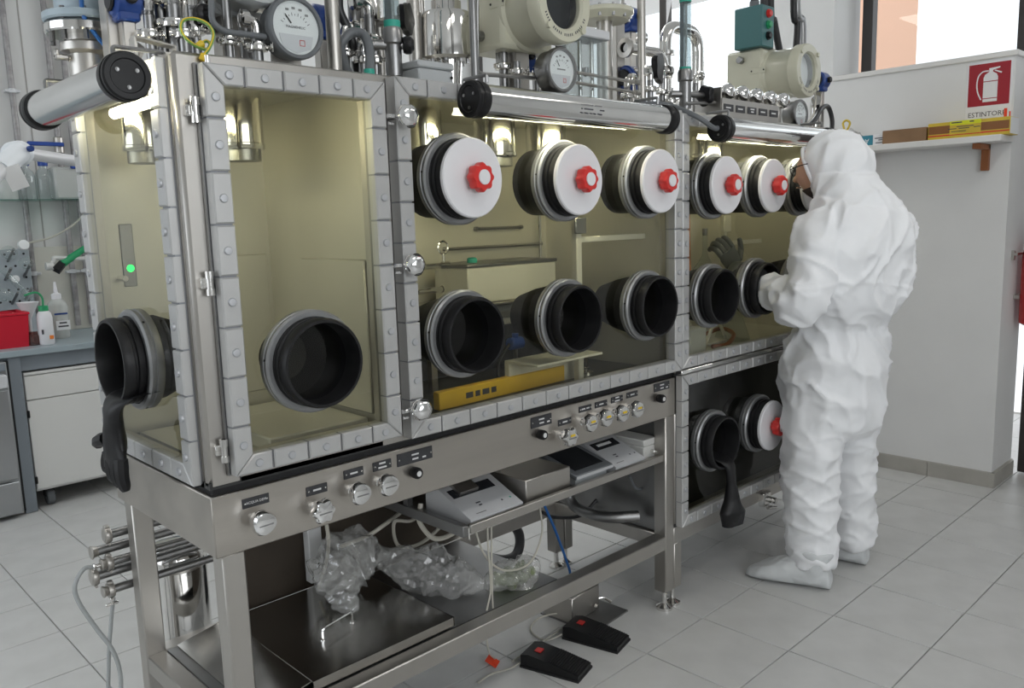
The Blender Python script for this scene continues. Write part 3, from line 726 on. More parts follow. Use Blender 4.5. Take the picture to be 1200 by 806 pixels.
# ------------------------------------------------------------------ tubular lamps along the top edges
def tube_lamp(a, b, slot_dir, label, brackets, key):
    a = Vector(a); b = Vector(b); ax = (b - a).normalized(); L = (b - a).length
    t = thing('tube_lamp', label, 'lamp', (a + b) / 2, 'tube lamps on the glove boxes')
    u = Vector(slot_dir); u = (u - ax * u.dot(ax)).normalized(); w = ax.cross(u)
    # housing: a tube open on the slot side
    m = MB(); vs = []; fs = []; n = 30; half = math.radians(34); r0, r1 = .0415, .0395
    ang_ = [half + (2 * PI - 2 * half) * i / n for i in range(n + 1)]
    for e, p in enumerate((a + ax * .012, b - ax * .012)):
        for r in (r0, r1):
            for g in ang_: vs.append(p + (u * math.cos(g) + w * math.sin(g)) * r)
    K = n + 1
    for i in range(n):
        fs.append((i, i + 1, 2 * K + i + 1, 2 * K + i)); fs.append((K + i, K + i + 1, 3 * K + i + 1, 3 * K + i))
    fs.append((0, K, 3 * K, 2 * K)); fs.append((n, K + n, 3 * K + n, 2 * K + n))
    m.add(vs, fs); ob('housing', m, 'polished_tube', t)
    ob('glow_tube', MB().cyl(a + ax * .02 + u * .010, b - ax * .02 + u * .010, .014, seg=14), 'tube_light', t)
    for p, s in ((a, 1), (b, -1)):
        e = ob('end_cap', MB().lathe(p, -ax * s, [(.0, -.03), (.0425, -.03), (.046, -.028), (.048, -.02), (.048, -.006), (.0455, -.004), (.0455, .002), (.0475, .004), (.0475, .010), (.044, .014), (.034, .014), (.032, .011), (0, .011)], 36), 'black_plastic', t)
        uu, ww, _ = frame_of(ax)
        for k in range(3):
            g = 2 * PI * k / 3 + .5; ob('screw', MB().lathe(p - ax * s * .011 + (uu * math.cos(g) + ww * math.sin(g)) * .022, -ax * s, [(.0042, 0), (.0042, .003), (.002, .003), (0, .002)], 8), 'steel_dark', e)
    for (pt, base) in brackets:
        ob('bracket', MB().tube(bend([pt, (pt[0], pt[1], pt[2] + .02), (base[0], base[1], pt[2] + .02), base], .006), .005, 6), 'steel_dark', t)
    return t
mat('polished_tube', (.80, .80, .79), .13, 1, var=.03, vs=6)
TZ = 1.812
l1 = tube_lamp((-.098, -.005, 1.802), (-.098, .575, 1.802), (1, 0, .0), 'polished tube lamp with black end caps on the side window of the left glove box', [((-.098, .05, 1.848), (.0, .05, 1.866)), ((-.098, .52, 1.848), (.0, .52, 1.866))], 0)
l2 = tube_lamp((.737, -.092, TZ), (1.590, -.092, TZ), (0, .75, -.66), 'polished tube lamp along the top of the wide front window', [((.79, -.092, TZ + .046), (.79, .0, 1.866)), ((1.54, -.092, TZ + .046), (1.54, .0, 1.866))], 1)
l3 = tube_lamp((1.915, -.092, 1.800), (2.760, -.092, 1.800), (0, .75, -.66), 'polished tube lamp above the ports where the person works', [((1.97, -.092, 1.846), (1.97, .0, 1.866)), ((2.70, -.092, 1.846), (2.70, .0, 1.866))], 2)
marks(l2, (1.165, -.1332, TZ + .010), (1, 0, 0), (0, 0, 1), [(-.02, 0, .05), (.03, 0, .03)], .003, 'grey_text')
marks(l2, (1.165, -.1336, TZ - .002), (1, 0, 0), (0, 0, 1), [(-.045, 0, .006), (-.015, 0, .04), (.045, 0, .02), (-.045, -.012, .008), (-.025, -.012, .014), (-.004, -.012, .008), (.012, -.012, .008), (.036, -.012, .016)], .004, 'dark_mark')
marks(l3, (2.40, -.1334, 1.803), (1, 0, 0), (0, 0, 1), [(-.02, 0, .05), (.03, 0, .02), (0, -.012, .06)], .004, 'grey_text')
# cable of the right lamp
solo('lamp_cable', MB().tube(spline([(1.900, -.092, 1.800), (1.878, -.085, 1.803), (1.82, -.055, 1.840), (1.775, .03, 1.885), (1.70, .08, 1.890), (1.60, .05, 1.876)], 8), .0095, 8), 'grey_hose', 'grey flexible cable leading to the tube lamp of the right glove box', 'cable')
# ------------------------------------------------------------------ stand of the left glove box with its control panel
PX = 1.79
ST = thing('support_stand', 'stainless support stand with long control panel under the left glove box', 'stand', (.9, .31, 0))
cp = ob('control_panel', MB().box((0, 0, .764), (PX, D, .908), .003), 'steel_x', ST)
ob('spacer', MB().box((.01, .012, .906), (1.775, D - .01, .9245)), 'black_matte', ST)
LEGS = [(.015, .003), (.015, D - .058), (1.714, .003), (1.714, D - .058)]
for (x, y) in LEGS:
    lg = ob('leg', MB().box((x, y, .075), (x + .055, y + .055, .766), .004), 'steel', ST)
    ob('foot', MB().lathe((x + .027, y + .027, 0), (0, 0, 1), [(0, 0), (.032, 0), (.032, .010), (.017, .019), (.010, .024), (.010, .09)], 18), 'polished', lg)
def rail(a, b, **k): ob('rail', MB().box(a, b, .003), 'steel', ST)
rail((.068, .004, .250), (1.716, .057, .303)); rail((.068, D - .057, .250), (1.716, D - .004, .303))
rail((.017, .056, .250), (.068, D - .056, .303)); rail((1.716, .056, .250), (1.767, D - .056, .303))
ob('rear_panel', MB().box((.30, D - .008, .305), (1.22, D - .004, .762)), 'brown_board', ST)
ob('side_plate', MB().box((1.735, .058, .305), (1.740, D - .06, .762)), 'steel_dark', ST)
# knobs, key switches and engraved plates
def plate(u, v, w, h, words):
    p = at(u, v, y=-.002); x, z = p.x, p.z
    pl = ob('name_plate', MB().box((x - w / 2, -.0025, z - h / 2), (x + w / 2, .001, z + h / 2), .0006), 'engraved', cp)
    for s in (-1, 1): ob('rivet', MB().lathe((x + s * (w / 2 - .006), -.0025, z), (0, -1, 0), [(.0028, 0), (.0022, .0015), (0, .0018)], 8), 'polished', cp)
    if isinstance(words, str): lettering(words, .0085, (x, -.0028, z), (1, 0, 0), (0, 0, 1), 'light_mark', cp, depth=.0002)
    else: marks(cp, (x, -.0026, z), (1, 0, 0), (0, 0, 1), words, .0045, 'light_mark', (0, -1, 0))
def knob(u, v, lobes, amp, tag=False):
    p = at(u, v, y=-.055)
    m = MB().lathe((p.x, 0, p.z), (0, -1, 0), [(.014, 0), (.014, .012), (.010, .015), (.010, .026)], 18)
    m.lathe((p.x, 0, p.z), (0, -1, 0), [(.012, .026), (.024, .029), (.0285, .036), (.0285, .048), (.025, .055), (.018, .057), (0, .057)], 48, lobes, amp)
    k = ob('valve_knob', m, 'chrome', cp, 30)
    ob('knob_slot', MB().box((p.x - .017, -.0578, p.z - .004), (p.x + .017, -.0566, p.z - .001)), 'steel_dark', k)
    if tag: ob('yellow_tag', MB().box((p.x - .010, -.0586, p.z + .003), (p.x + .010, -.0568, p.z + .010)), 'yellow_plastic', k)
def key(u, v):
    p = at(u, v, y=-.025)
    k = ob('key_switch', MB().lathe((p.x, 0, p.z), (0, -1, 0), [(.014, 0), (.014, .006), (.0155, .007), (.0155, .022), (.013, .026), (0, .026)], 24), 'black_plastic', cp)
    ob('pointer', MB().lathe((p.x, -.026, p.z), (0, -1, 0), [(.0075, 0), (.0075, .0012), (.005, .0014), (.005, .0004), (0, .0004)], 16), 'light_mark', k)
W1 = [(-.010, 0, .018), (.012, 0, .014)]; W2 = [(0, 0, .022)]; W3 = [(0, .006, .024), (0, -.006, .020), (.030, -.007, .012)]; W4 = [(0, .006, .02), (0, -.005, .026)]
plate(300, 587, .066, .023, 'ACQUA DEM'); knob(312, 614, 3, .05)
plate(371.5, 573.5, .058, .023, W2); knob(381.5, 600, 6, .10)
plate(414.6, 554, .058, .023, W2); knob(425, 579, 3, .05)
plate(448, 545, .058, .024, W4); knob(458, 569, 3, .05)
plate(486.5, 534.5, .118, .034, W3); key(491, 555)
plate(634.6, 493, .092, .034, W3); key(638.5, 510)
plate(662, 494, .062, .020, W2); knob(671, 512.5, 6, .11, True)
plate(686, 478.5, .062, .020, W1); knob(695, 496.3, 8, .03, True)
plate(704.6, 473.3, .062, .020, W2); knob(713, 490.4, 8, .03, True)
plate(723.2, 467.6, .062, .020, W4); knob(732, 485, 8, .03, True)
plate(741, 462, .062, .020, W2); knob(749.5, 480, 8, .03, True)
plate(775.7, 452.6, .092, .030, W3); key(778, 467.5)

# pull-out tray with the readout instruments
TZ0 = .598
tr = thing('equipment_tray', 'pull-out stainless tray under the control panel carrying small instruments', 'tray', (1.25, .2, TZ0))
ob('tray_sheet', MB().box((.765, .03, TZ0), (1.735, .42, TZ0 + .004)), 'steel_dark', tr)
ob('front_lip', MB().box((.765, .014, TZ0 - .004), (1.735, .032, TZ0 + .022), .002), 'steel', tr)
ob('slide_rail', MB().box((.740, .02, TZ0 - .012), (.765, .60, TZ0 + .022), .002), 'steel_dark', tr)
ob('slide_rail', MB().box((1.735, .02, TZ0 - .012), (1.75, .60, TZ0 + .022), .002), 'steel_dark', tr)
ob('slide_hook', MB().tube(bend([(.758, .012, TZ0 - .02), (.750, .006, TZ0 - .015), (.750, .006, TZ0 + .02), (.760, .015, TZ0 + .025)], .006), .003, 6), 'polished', tr)
for x in (.752, 1.742):
    for y in (.30, .56): ob('hanger', MB().box((x - .01, y - .012, TZ0), (x + .01, y + .012, .7635)), 'steel_dark', tr)
TT = TZ0 + .004
def readout(x0, x1, y0, y1, label, flap):
    """sloping balance terminal with a slot display"""
    t = thing('balance_terminal', label, 'instrument', ((x0 + x1) / 2, (y0 + y1) / 2, TT), 'balance terminals on the tray')
    h0, h1 = .022, .085; ym = y0 + (y1 - y0) * .72
    m = MB(); prof = [(y0, TT), (y1, TT), (y1, TT + h1 * .9), (ym, TT + h1), (y0, TT + h0)]
    m.prism(prof, lambda a, b, d: V(d, a, b), x0, x1, .004)
    b_ = ob('housing', m, 'light_grey_plastic', t)
    def S(x, s): # point on slope
        return V(x, y0 + (ym - y0) * s, TT + h0 + (h1 - h0) * s)
    nv = V(0, -(h1 - h0), ym - y0).normalized(); up = V(0, ym - y0, h1 - h0).normalized(); L = (V(0, ym, h1) - V(0, y0, h0)).length
    def pad(name, xa, xb, s0, s1, th, mt):
        mm = MB(); mm.prism([(xa, s0 * L), (xb, s0 * L), (xb, s1 * L), (xa, s1 * L)], lambda a, b, d: V(a, y0, TT + h0) + up * b + nv * d, -.002, th); return ob(name, mm, mt, t)
    w = x1 - x0
    pad('display', x0 + .08 * w, x0 + .86 * w, .62, .86, .001, 'screen')
    if flap: pad('paper_strip', x0 + .20 * w, x0 + .55 * w, .66, 1.1, .012, 'steel')
    else: pad('readout_bar', x0 + .22 * w, x0 + .66 * w, .71, .78, .0025, 'light_mark')
    marks(t, S(x0 + .35 * w, .35) + nv * .0015, (1, 0, 0), up, [(0, 0, .018), (0, -.012, .012)], .005, 'dark_mark', nv)
    marks(t, S(x0 + .25 * w, .10) + nv * .0015, (1, 0, 0), up, [(0, 0, .04)], .003, 'grey_text', nv)
    marks(t, S(x0 + .72 * w, .22) + nv * .0015, (1, 0, 0), up, [(0, 0, .006)], .006, 'dark_mark', nv, 'key')
    marks(t, S(x0 + .88 * w, .22) + nv * .0015, (1, 0, 0), up, [(0, 0, .006)], .006, 'green_tape' if flap else 'dark_mark', nv, 'key')
    return t
readout(.785, 1.005, .036, .25, 'grey sloping balance terminal with paper strip at the near end of the tray', True)
solo('steel_case', MB().box((1.025, .045, TT), (1.235, .32, TT + .082), .003), 'steel', 'closed stainless steel case on the tray between the terminal and the tablet', 'box')
t = thing('display_tablet', 'black framed flat display tilted on the tray', 'tablet', (1.35, .15, TT))
M = Matrix.Translation((1.262, .045, TT + .022)) @ Matrix.Rotation(math.radians(14), 4, 'X')
ob('case', MB(M).box((0, 0, 0), (.195, .20, .018), .004), 'grey_hose', t); ob('screen', MB(M).box((.024, .03, .0175), (.171, .175, .0188)), 'screen', t)
ob('bezel', MB(M).box((.001, -.0015, .004), (.194, .001, .015)), 'light_grey_plastic', t)
ob('wedge', MB().prism([(.06, TT), (.23, TT), (.23, TT + .062), (.06, TT + .022)], lambda a, b, d: V(d, a, b), 1.275, 1.44), 'grey_paint', t)
readout(1.470, 1.640, .040, .26, 'grey sloping balance terminal at the far end of the tray', False)
t = thing('power_box', 'pale grey box with brass connector at the far end of the tray', 'box', (1.69, .2, TT))
ob('case', MB().box((1.650, .055, TT), (1.730, .32, TT + .052), .003), 'cream_plastic', t); ob('lid', MB().box((1.649, .054, TT + .053), (1.731, .321, TT + .078), .003), 'cream_plastic', t)
ob('connector', MB().cyl((1.695, .055, TT + .03), (1.695, .035, TT + .03), .008, seg=12, bev=.002).cyl((1.695, .038, TT + .03), (1.695, .028, TT + .03), .004, seg=8), 'polished', t)
solo('clip', MB().box((1.18, .36, TT), (1.23, .41, TT + .03), .004), 'red_plastic', 'small red plastic clip behind the steel case on the tray', 'clip')

# cables hanging under the tray
def cable(name, pts, r, mt, label, group='cables under the glove box', cat='cable', n=8, seg=8):
    return solo(name, MB().tube(spline(pts, n), r, seg), mt, label, cat, group)
cable('cable', [at(497, 598, y=.35), at(482, 610, y=.36), at(462, 612, y=.40), at(468, 640, y=.42), at(500, 632, y=.40), at(545, 585, y=.38)], .006, 'pale_cable', 'pale cable looping below the near end of the tray, larger loop')
cable('cable', [at(493, 590, y=.25), at(492, 612, y=.24), at(510, 631, y=.23), at(535, 622, y=.22), at(550, 600, y=.22)], .008, 'pale_cable', 'thick pale cable loop just left of the tray end')
cable('cable', [at(556, 618, y=.06), at(568, 650, y=.07), at(590, 668, y=.08), at(620, 660, y=.10), at(635, 625, y=.12), at(632, 590, y=.14)], .0035, 'pale_cable', 'thin beige cable sagging below the tray in a wide loop')
cable('cable', [at(571, 612, y=.06), at(572, 640, y=.06), at(575, 690, y=.06), at(570, 720, y=.07), at(572, 760, y=.07), at(580, 772, z=.005)], .003, 'pale_cable', 'thin beige cable hanging straight from the tray to the floor, left one')
cable('cable', [at(576, 608, y=.06), at(576, 650, y=.06), at(577, 700, y=.06), at(578, 718, y=.07)], .003, 'pale_cable', 'thin beige cable hanging straight from the tray, right one')
cable('blue_tube', [at(637, 590, y=.20), at(650, 620, y=.22), at(662, 652, y=.24), at(668, 675, y=.26), at(655, 683, y=.36), at(628, 682, y=.45)], .005, 'blue_hose', 'thin blue tube curving down behind the tray', cat='tube')
cable('cable', [at(635, 600, y=.38), at(650, 606, y=.38), at(680, 604, y=.38), at(700, 585, y=.36), at(720, 570, y=.36)], .007, 'black_hose', 'black cable bundle hanging under the middle of the tray')
cable('cable', [at(738, 558, y=.12), at(745, 572, y=.13), at(757, 570, y=.13), at(762, 550, y=.12), at(757, 535, y=.12)], .005, 'grey_hose', 'grey cable loop under the far end of the tray')
cable('cable', [at(400, 640, y=.40), at(430, 628, y=.42), at(450, 615, y=.42), at(470, 600, y=.45)], .007, 'pale_cable', 'pale cable running behind the plastic bag up to the panel')
cable('cable', [at(378, 590, y=.45), at(385, 640, y=.45), at(374, 690, y=.5)], .006, 'pale_cable', 'pale cable dropping behind the left of the plastic bag')
solo('grey_pipe', MB().tube(bend([(1.60, .40, .76), (1.60, .40, .36), (1.60, .20, .36), (1.70, .12, .36)], .10, 8), .022, 14), 'steel_dark', 'grey bent pipe under the far end of the control panel', 'pipe')
solo('corrugated_hose', MB().tube([p + V(0, 0, 0) for p in spline([at(590, 600, y=.75), at(608, 625, y=.75), at(606, 648, y=.75), at(590, 656, y=.75), at(560, 650, y=.75)], 8)], .022, 12), 'black_hose', 'thick black hose curving behind the stand', 'hose')
# low dark unit on the floor behind the stand
t = thing('floor_pump', 'low dark pump unit on the floor behind the stand', 'pump', (1.25, 1.0, 0))
ob('body', MB().box((.95, .80, .02), (1.45, 1.2, .16), .01), 'black_matte', t); ob('motor', MB().cyl((1.0, 1.0, .22), (1.35, 1.0, .22), .065, seg=20, bev=.01), 'black_matte', t)
for x in (1.0, 1.4): ob('foot', MB().cyl((x, .9, 0), (x, .9, .02), .02, seg=10), 'black_matte', t)

# cover plate with handle lying on the rails
t = thing('cover_plate', 'polished steel cover with wire handle lying on the lower rails of the stand', 'lid', (.45, .3, .303))
ob('sheet', MB().box((.250, .062, .330), (.725, .345, .334)).box((.250, .060, .308), (.725, .064, .334)).box((.722, .060, .308), (.726, .345, .334)), 'plate_steel', t)
ob('raised_fold', MB().add([(.100, .07, .306), (.255, .07, .333), (.255, .57, .333), (.100, .57, .306), (.100, .07, .303), (.255, .07, .330), (.255, .57, .330), (.100, .57, .303)], [(0, 1, 2, 3), (4, 7, 6, 5), (0, 4, 5, 1), (1, 5, 6, 2), (2, 6, 7, 3), (3, 7, 4, 0)]), 'plate_steel', t)
ob('rear_sheet', MB().box((.250, .346, .326), (.725, .57, .330)), 'plate_steel', t)
a = V(.385, .235, .334); b_ = V(.500, .262, .334)
ob('handle', MB().tube(bend([a, a + V(0, 0, .032), b_ + V(0, 0, .032), b_], .012), .0042, 8), 'chrome', t)
for p in (a, b_): ob('handle_base', MB().lathe(p, (0, 0, 1), [(.009, 0), (.009, .002), (.005, .004)], 12), 'chrome', t)
# stainless drum and pipes at the left end
t = thing('steel_drum', 'polished stainless drum standing behind the left end of the stand', 'drum', (.215, .83, 0))
c = (.215, .83, 0)
ob('shell', MB().lathe(c, (0, 0, 1), [(0, .02), (.075, .02), (.088, .035), (.092, .06), (.092, .46), (.088, .485), (.07, .51), (0, .52)], 40), 'polished', t)
for z in (.12, .44): ob('hoop', MB().lathe(c, (0, 0, 1), [(.091, z), (.095, z + .003), (.095, z + .012), (.091, z + .015)], 40, close=False), 'steel', t)
ob('base_ring', MB().lathe(c, (0, 0, 1), [(.060, 0), (.075, 0), (.075, .03), (.060, .03), (.060, 0)], 32, close=False), 'steel_dark', t)
pipes = [((121, 628), .0125, 'clamp'), ((106, 648), .0135, 'bare'), ((118, 662), .012, 'hose'), ((106, 677), .0135, 'clamp'), ((120, 694), .012, 'wing')]
words = ['topmost', 'second from top', 'middle', 'fourth from top', 'lowest']
for k, ((u, v), r, kind) in enumerate(pipes):
    p = at(u, v, y=.665 + .02 * (k % 2)); 
    t = thing('sanitary_pipe', words[k] + ' of five horizontal steel pipes sticking out left below the control panel', 'pipe', (p.x + .2, p.y, p.z), 'horizontal pipes at the left end')
    ob('pipe', MB().cyl((p.x + .012, p.y, p.z), (.46, p.y, p.z), r, seg=16), 'steel_dark', t)
    ob('ferrule', MB().lathe((p.x, p.y, p.z), (1, 0, 0), [(r * .6, 0), (r * 1.35, 0), (r * 1.45, .003), (r * 1.2, .008), (r * 1.05, .018)], 18), 'steel', t)
    if kind in ('clamp', 'hose', 'wing'):
        cx = p.x + (.022 if kind != 'clamp' else .010)
        cl = ob('clamp', MB().lathe((cx - .008, p.y, p.z), (1, 0, 0), [(r, 0), (r * 1.75, 0), (r * 1.85, .003), (r * 1.85, .013), (r * 1.75, .016), (r, .016)], 18, close=False).box((cx - .007, p.y - .008, p.z + r * 1.6), (cx + .007, p.y + .008, p.z + r * 2.3), .002).cyl((cx, p.y - .014, p.z - r * 1.9), (cx, p.y + .014, p.z - r * 1.9), .004, seg=8), 'steel', t)
        if kind == 'wing': ob('wing_nut', MB().box((cx - .004, p.y - .006, p.z - r * 3.6), (cx + .004, p.y + .006, p.z - r * 1.8), .002).box((cx - .018, p.y - .004, p.z - r * 3.9), (cx + .018, p.y + .004, p.z - r * 3.1), .003), 'polished', cl)
    if kind == 'hose':
        ob('hose_barb', MB().cyl((p.x - .03, p.y, p.z), (p.x + .004, p.y, p.z), .006, seg=10).lathe((p.x - .022, p.y, p.z), (1, 0, 0), [(.006, 0), (.010, .004), (.006, .010)], 10, close=False), 'polished', t)
p = at(110, 664, y=.665)
solo('clear_hose', MB().tube(spline([p + V(.0, 0, 0), at(98, 667, y=.66), at(88, 685, y=.65), at(92, 705, y=.64), at(112, 735, y=.62), at(132, 762, y=.60), at(141, 790, y=.60), at(141, 825, y=.60), at(138, 855, y=.60)], 8), .006, 10), 'clear_hose', 'translucent grey hose bending from the middle pipe down to the floor', 'hose')
solo('drain_hose', MB().tube(spline([at(133, 700, y=.68), at(131, 720, y=.68), at(128, 760, y=.68), at(127, 800, y=.68), at(126, 850, y=.68)], 6), .0055, 10), 'clear_hose', 'straight grey hose hanging from the lowest pipe', 'hose')

# plastic bags
def bag(name, pts, radii, label, seed, crump=.40, seg=40):
    s = spline(pts, 14); n = len(s) - 1; m = MB(); vs = []; fs = []
    for i, p in enumerate(s):
        q = i / n * (len(radii) - 1); k = min(int(q), len(radii) - 2); f_ = q - k; r = radii[k] * (1 - f_) + radii[k + 1] * f_
        t_ = (s[min(i + 1, n)] - s[max(i - 1, 0)]).normalized(); u, w, _ = frame_of(t_)
        for j in range(seg):
            a_ = 2 * PI * j / seg; d_ = u * math.cos(a_) + w * math.sin(a_)
            nz = noise.noise((p + d_ * r) * 22 + V(seed, 0, 0)); nz2 = abs(noise.noise((p + d_ * r) * 40 + V(0, seed, 0)))
            rr = r * (1 + crump * nz - crump * 1.1 * (nz2 - .25))
            vs.append(p + d_ * rr)
    for i in range(n):
        for j in range(seg): fs.append((i * seg + j, i * seg + (j + 1) % seg, (i + 1) * seg + (j + 1) % seg, (i + 1) * seg + j))
    m.add(vs, fs); return m
zb = .336
def above(m, z):
    for v in m.v:
        if v.z < z: v.z = z + (v.z - z) * .06 + .001
    return m
b1 = above(bag('bag', [(.49, .40, .38), (.53, .42, .42), (.59, .43, .445), (.66, .43, .45), (.71, .42, .44)], [.02, .07, .09, .08, .035], '', 3), zb)
t = thing('plastic_bag', 'crumpled clear plastic bag heaped on the steel cover', 'bag', (.6, .42, zb), 'clear plastic bags under the panel')
ob('film', b1, 'bag_film', t, 24)
ob('inner_folds', above(bag('f', [(.51, .41, .38), (.60, .44, .42), (.69, .42, .43)], [.02, .065, .025], '', 11, .6), zb), 'bag_film', t, 24)
ob('loose_corner', above(bag('f', [(.53, .36, .40), (.53, .32, .37), (.535, .29, .345)], [.05, .035, .012], '', 15, .5), zb), 'bag_film', t, 24)
b2 = above(bag('bag', [(.71, .42, .43), (.76, .37, .40), (.83, .29, .37), (.89, .21, .345), (.935, .16, .335)], [.03, .06, .075, .055, .018], '', 5), .303)
t = thing('plastic_bag', 'clear plastic bag with twisted neck lying beyond the steel cover', 'bag', (.82, .30, .303), 'clear plastic bags under the panel')
ob('film', b2, 'bag_film', t, 24)
b3 = above(bag('bag', [(.935, .16, .335), (.98, .15, .335), (1.05, .14, .33), (1.12, .14, .325), (1.16, .14, .31)], [.016, .045, .058, .05, .015], '', 8), .303)
t = thing('plastic_bag', 'clear plastic bag holding greenish glassware, furthest along the lower rail', 'bag', (1.05, .14, .303), 'clear plastic bags under the panel')
ob('film', b3, 'bag_film', t, 24)
for k in range(9):
    ob('glass_vial', MB().lathe((.99 + .015 * k, .14 + .025 * math.sin(k * 2.1), .328 + .012 * math.cos(k * 1.7)), (math.sin(k * 3), math.cos(k * 2), .4), [(.012, -.022), (.016, -.012), (.016, .014), (.008, .022), (.008, .03)], 10), 'vial_glass', t)
# shelf board carrying the bags beyond the cover

solo('lower_shelf', MB().box((.072, .060, .2955), (.245, .570, .302)).box((.245, .060, .296), (1.175, .570, .302)), 'steel_dark', 'dark metal sheet lying between the lower rails', 'shelf')
# pale boxes and dark board seen under the panel
solo('paper_box', MB().box((.55, .58, .335), (.60, .615, .54), .003), 'paper', 'white paper box behind the crumpled plastic bag', 'box')

# on the floor in front: foot pedals, anchor box
def pedal(u, v, rot, label, flag):
    q = at(u, v, z=0); M = Matrix.Translation((q.x, q.y, 0)) @ Matrix.Rotation(rot, 4, 'Z')
    t = thing('foot_pedal', label, 'pedal', (q.x, q.y, 0), 'foot pedals on the floor')
    L = .215; Wd = .105
    prof = [(0, .004), (L, .004), (L, .022), (L * .55, .040), (.03, .052), (0, .045)]
    ob('base', MB(M).prism([(-.002, 0), (L + .002, 0), (L + .002, .008), (-.002, .008)], lambda a, b, d: V(a, d, b), -Wd / 2 - .003, Wd / 2 + .003), 'black_matte', t)
    ob('treadle', MB(M).prism(prof, lambda a, b, d: V(a, d, b), -Wd / 2, Wd / 2, .004), 'black_plastic', t)
    rb = MB(M)
    for k in range(13):
        s = .105 + k * .0082; z = .022 + (.040 - .022) * (L - s) / (L * .45); rb.box((s, -Wd / 2 + .006, z - .004), (s + .0042, Wd / 2 - .006, z + .0025))
    ob('tread_ribs', rb, 'black_matte', t)
    ob('badge', MB(M).box((.035, -.018 + flag * .02, .048), (.058, .008 + flag * .02, .0525)), 'red_plastic', t)
    return t
pedal(619, 773, math.radians(-74), 'black ribbed foot pedal nearest the viewer on the floor', 0)
pedal(667.5, 741, math.radians(-76), 'black ribbed foot pedal behind the first one beside the steel box', .3)
t = thing('anchor_box', 'small steel box on a dark base plate behind the foot pedals', 'box', (1.47, .24, 0))
M = Matrix.Translation((1.475, .255, 0)) @ Matrix.Rotation(math.radians(4), 4, 'Z')
ob('base_plate', MB(M).box((-.085, -.15, 0), (.14, .10, .006)), 'steel_dark', t); ob('housing', MB(M).box((-.085, -.055, .006), (.085, .085, .105), .003), 'steel', t)
ob('lever', MB(M).tube(bend([(.085, -.03, .035), (.12, -.05, .035), (.13, -.08, .02)], .01), .005, 6).cyl((.05, -.06, .03), (.05, -.075, .03), .008, seg=8), 'polished', t)
cable('pedal_cable', [at(620, 768, z=.02), at(600, 782, z=.006), at(575, 790, z=.006), at(560, 800, z=.006)], .0035, 'pale_cable', 'beige cable leaving the near pedal along the floor')
cable('pedal_cable', [at(668, 738, z=.02), at(640, 750, z=.006), at(622, 738, z=.006), at(632, 724, z=.012), at(660, 718, z=.03), at(678, 726, z=.02), at(660, 736, z=.008), at(635, 752, z=.006), at(600, 775, z=.006)], .0035, 'pale_cable', 'beige cable coiled between the pedals and the steel box')
q = at(575, 774, z=.012)
solo('red_tag', MB(Matrix.Translation((q.x, q.y, .0)) @ Matrix.Rotation(.5, 4, 'Z') @ Matrix.Rotation(.5, 4, 'X')).box((-.022, -.022, .012), (.022, .022, .014)), 'orange_red', 'small orange red tag on a cable on the floor', 'tag')
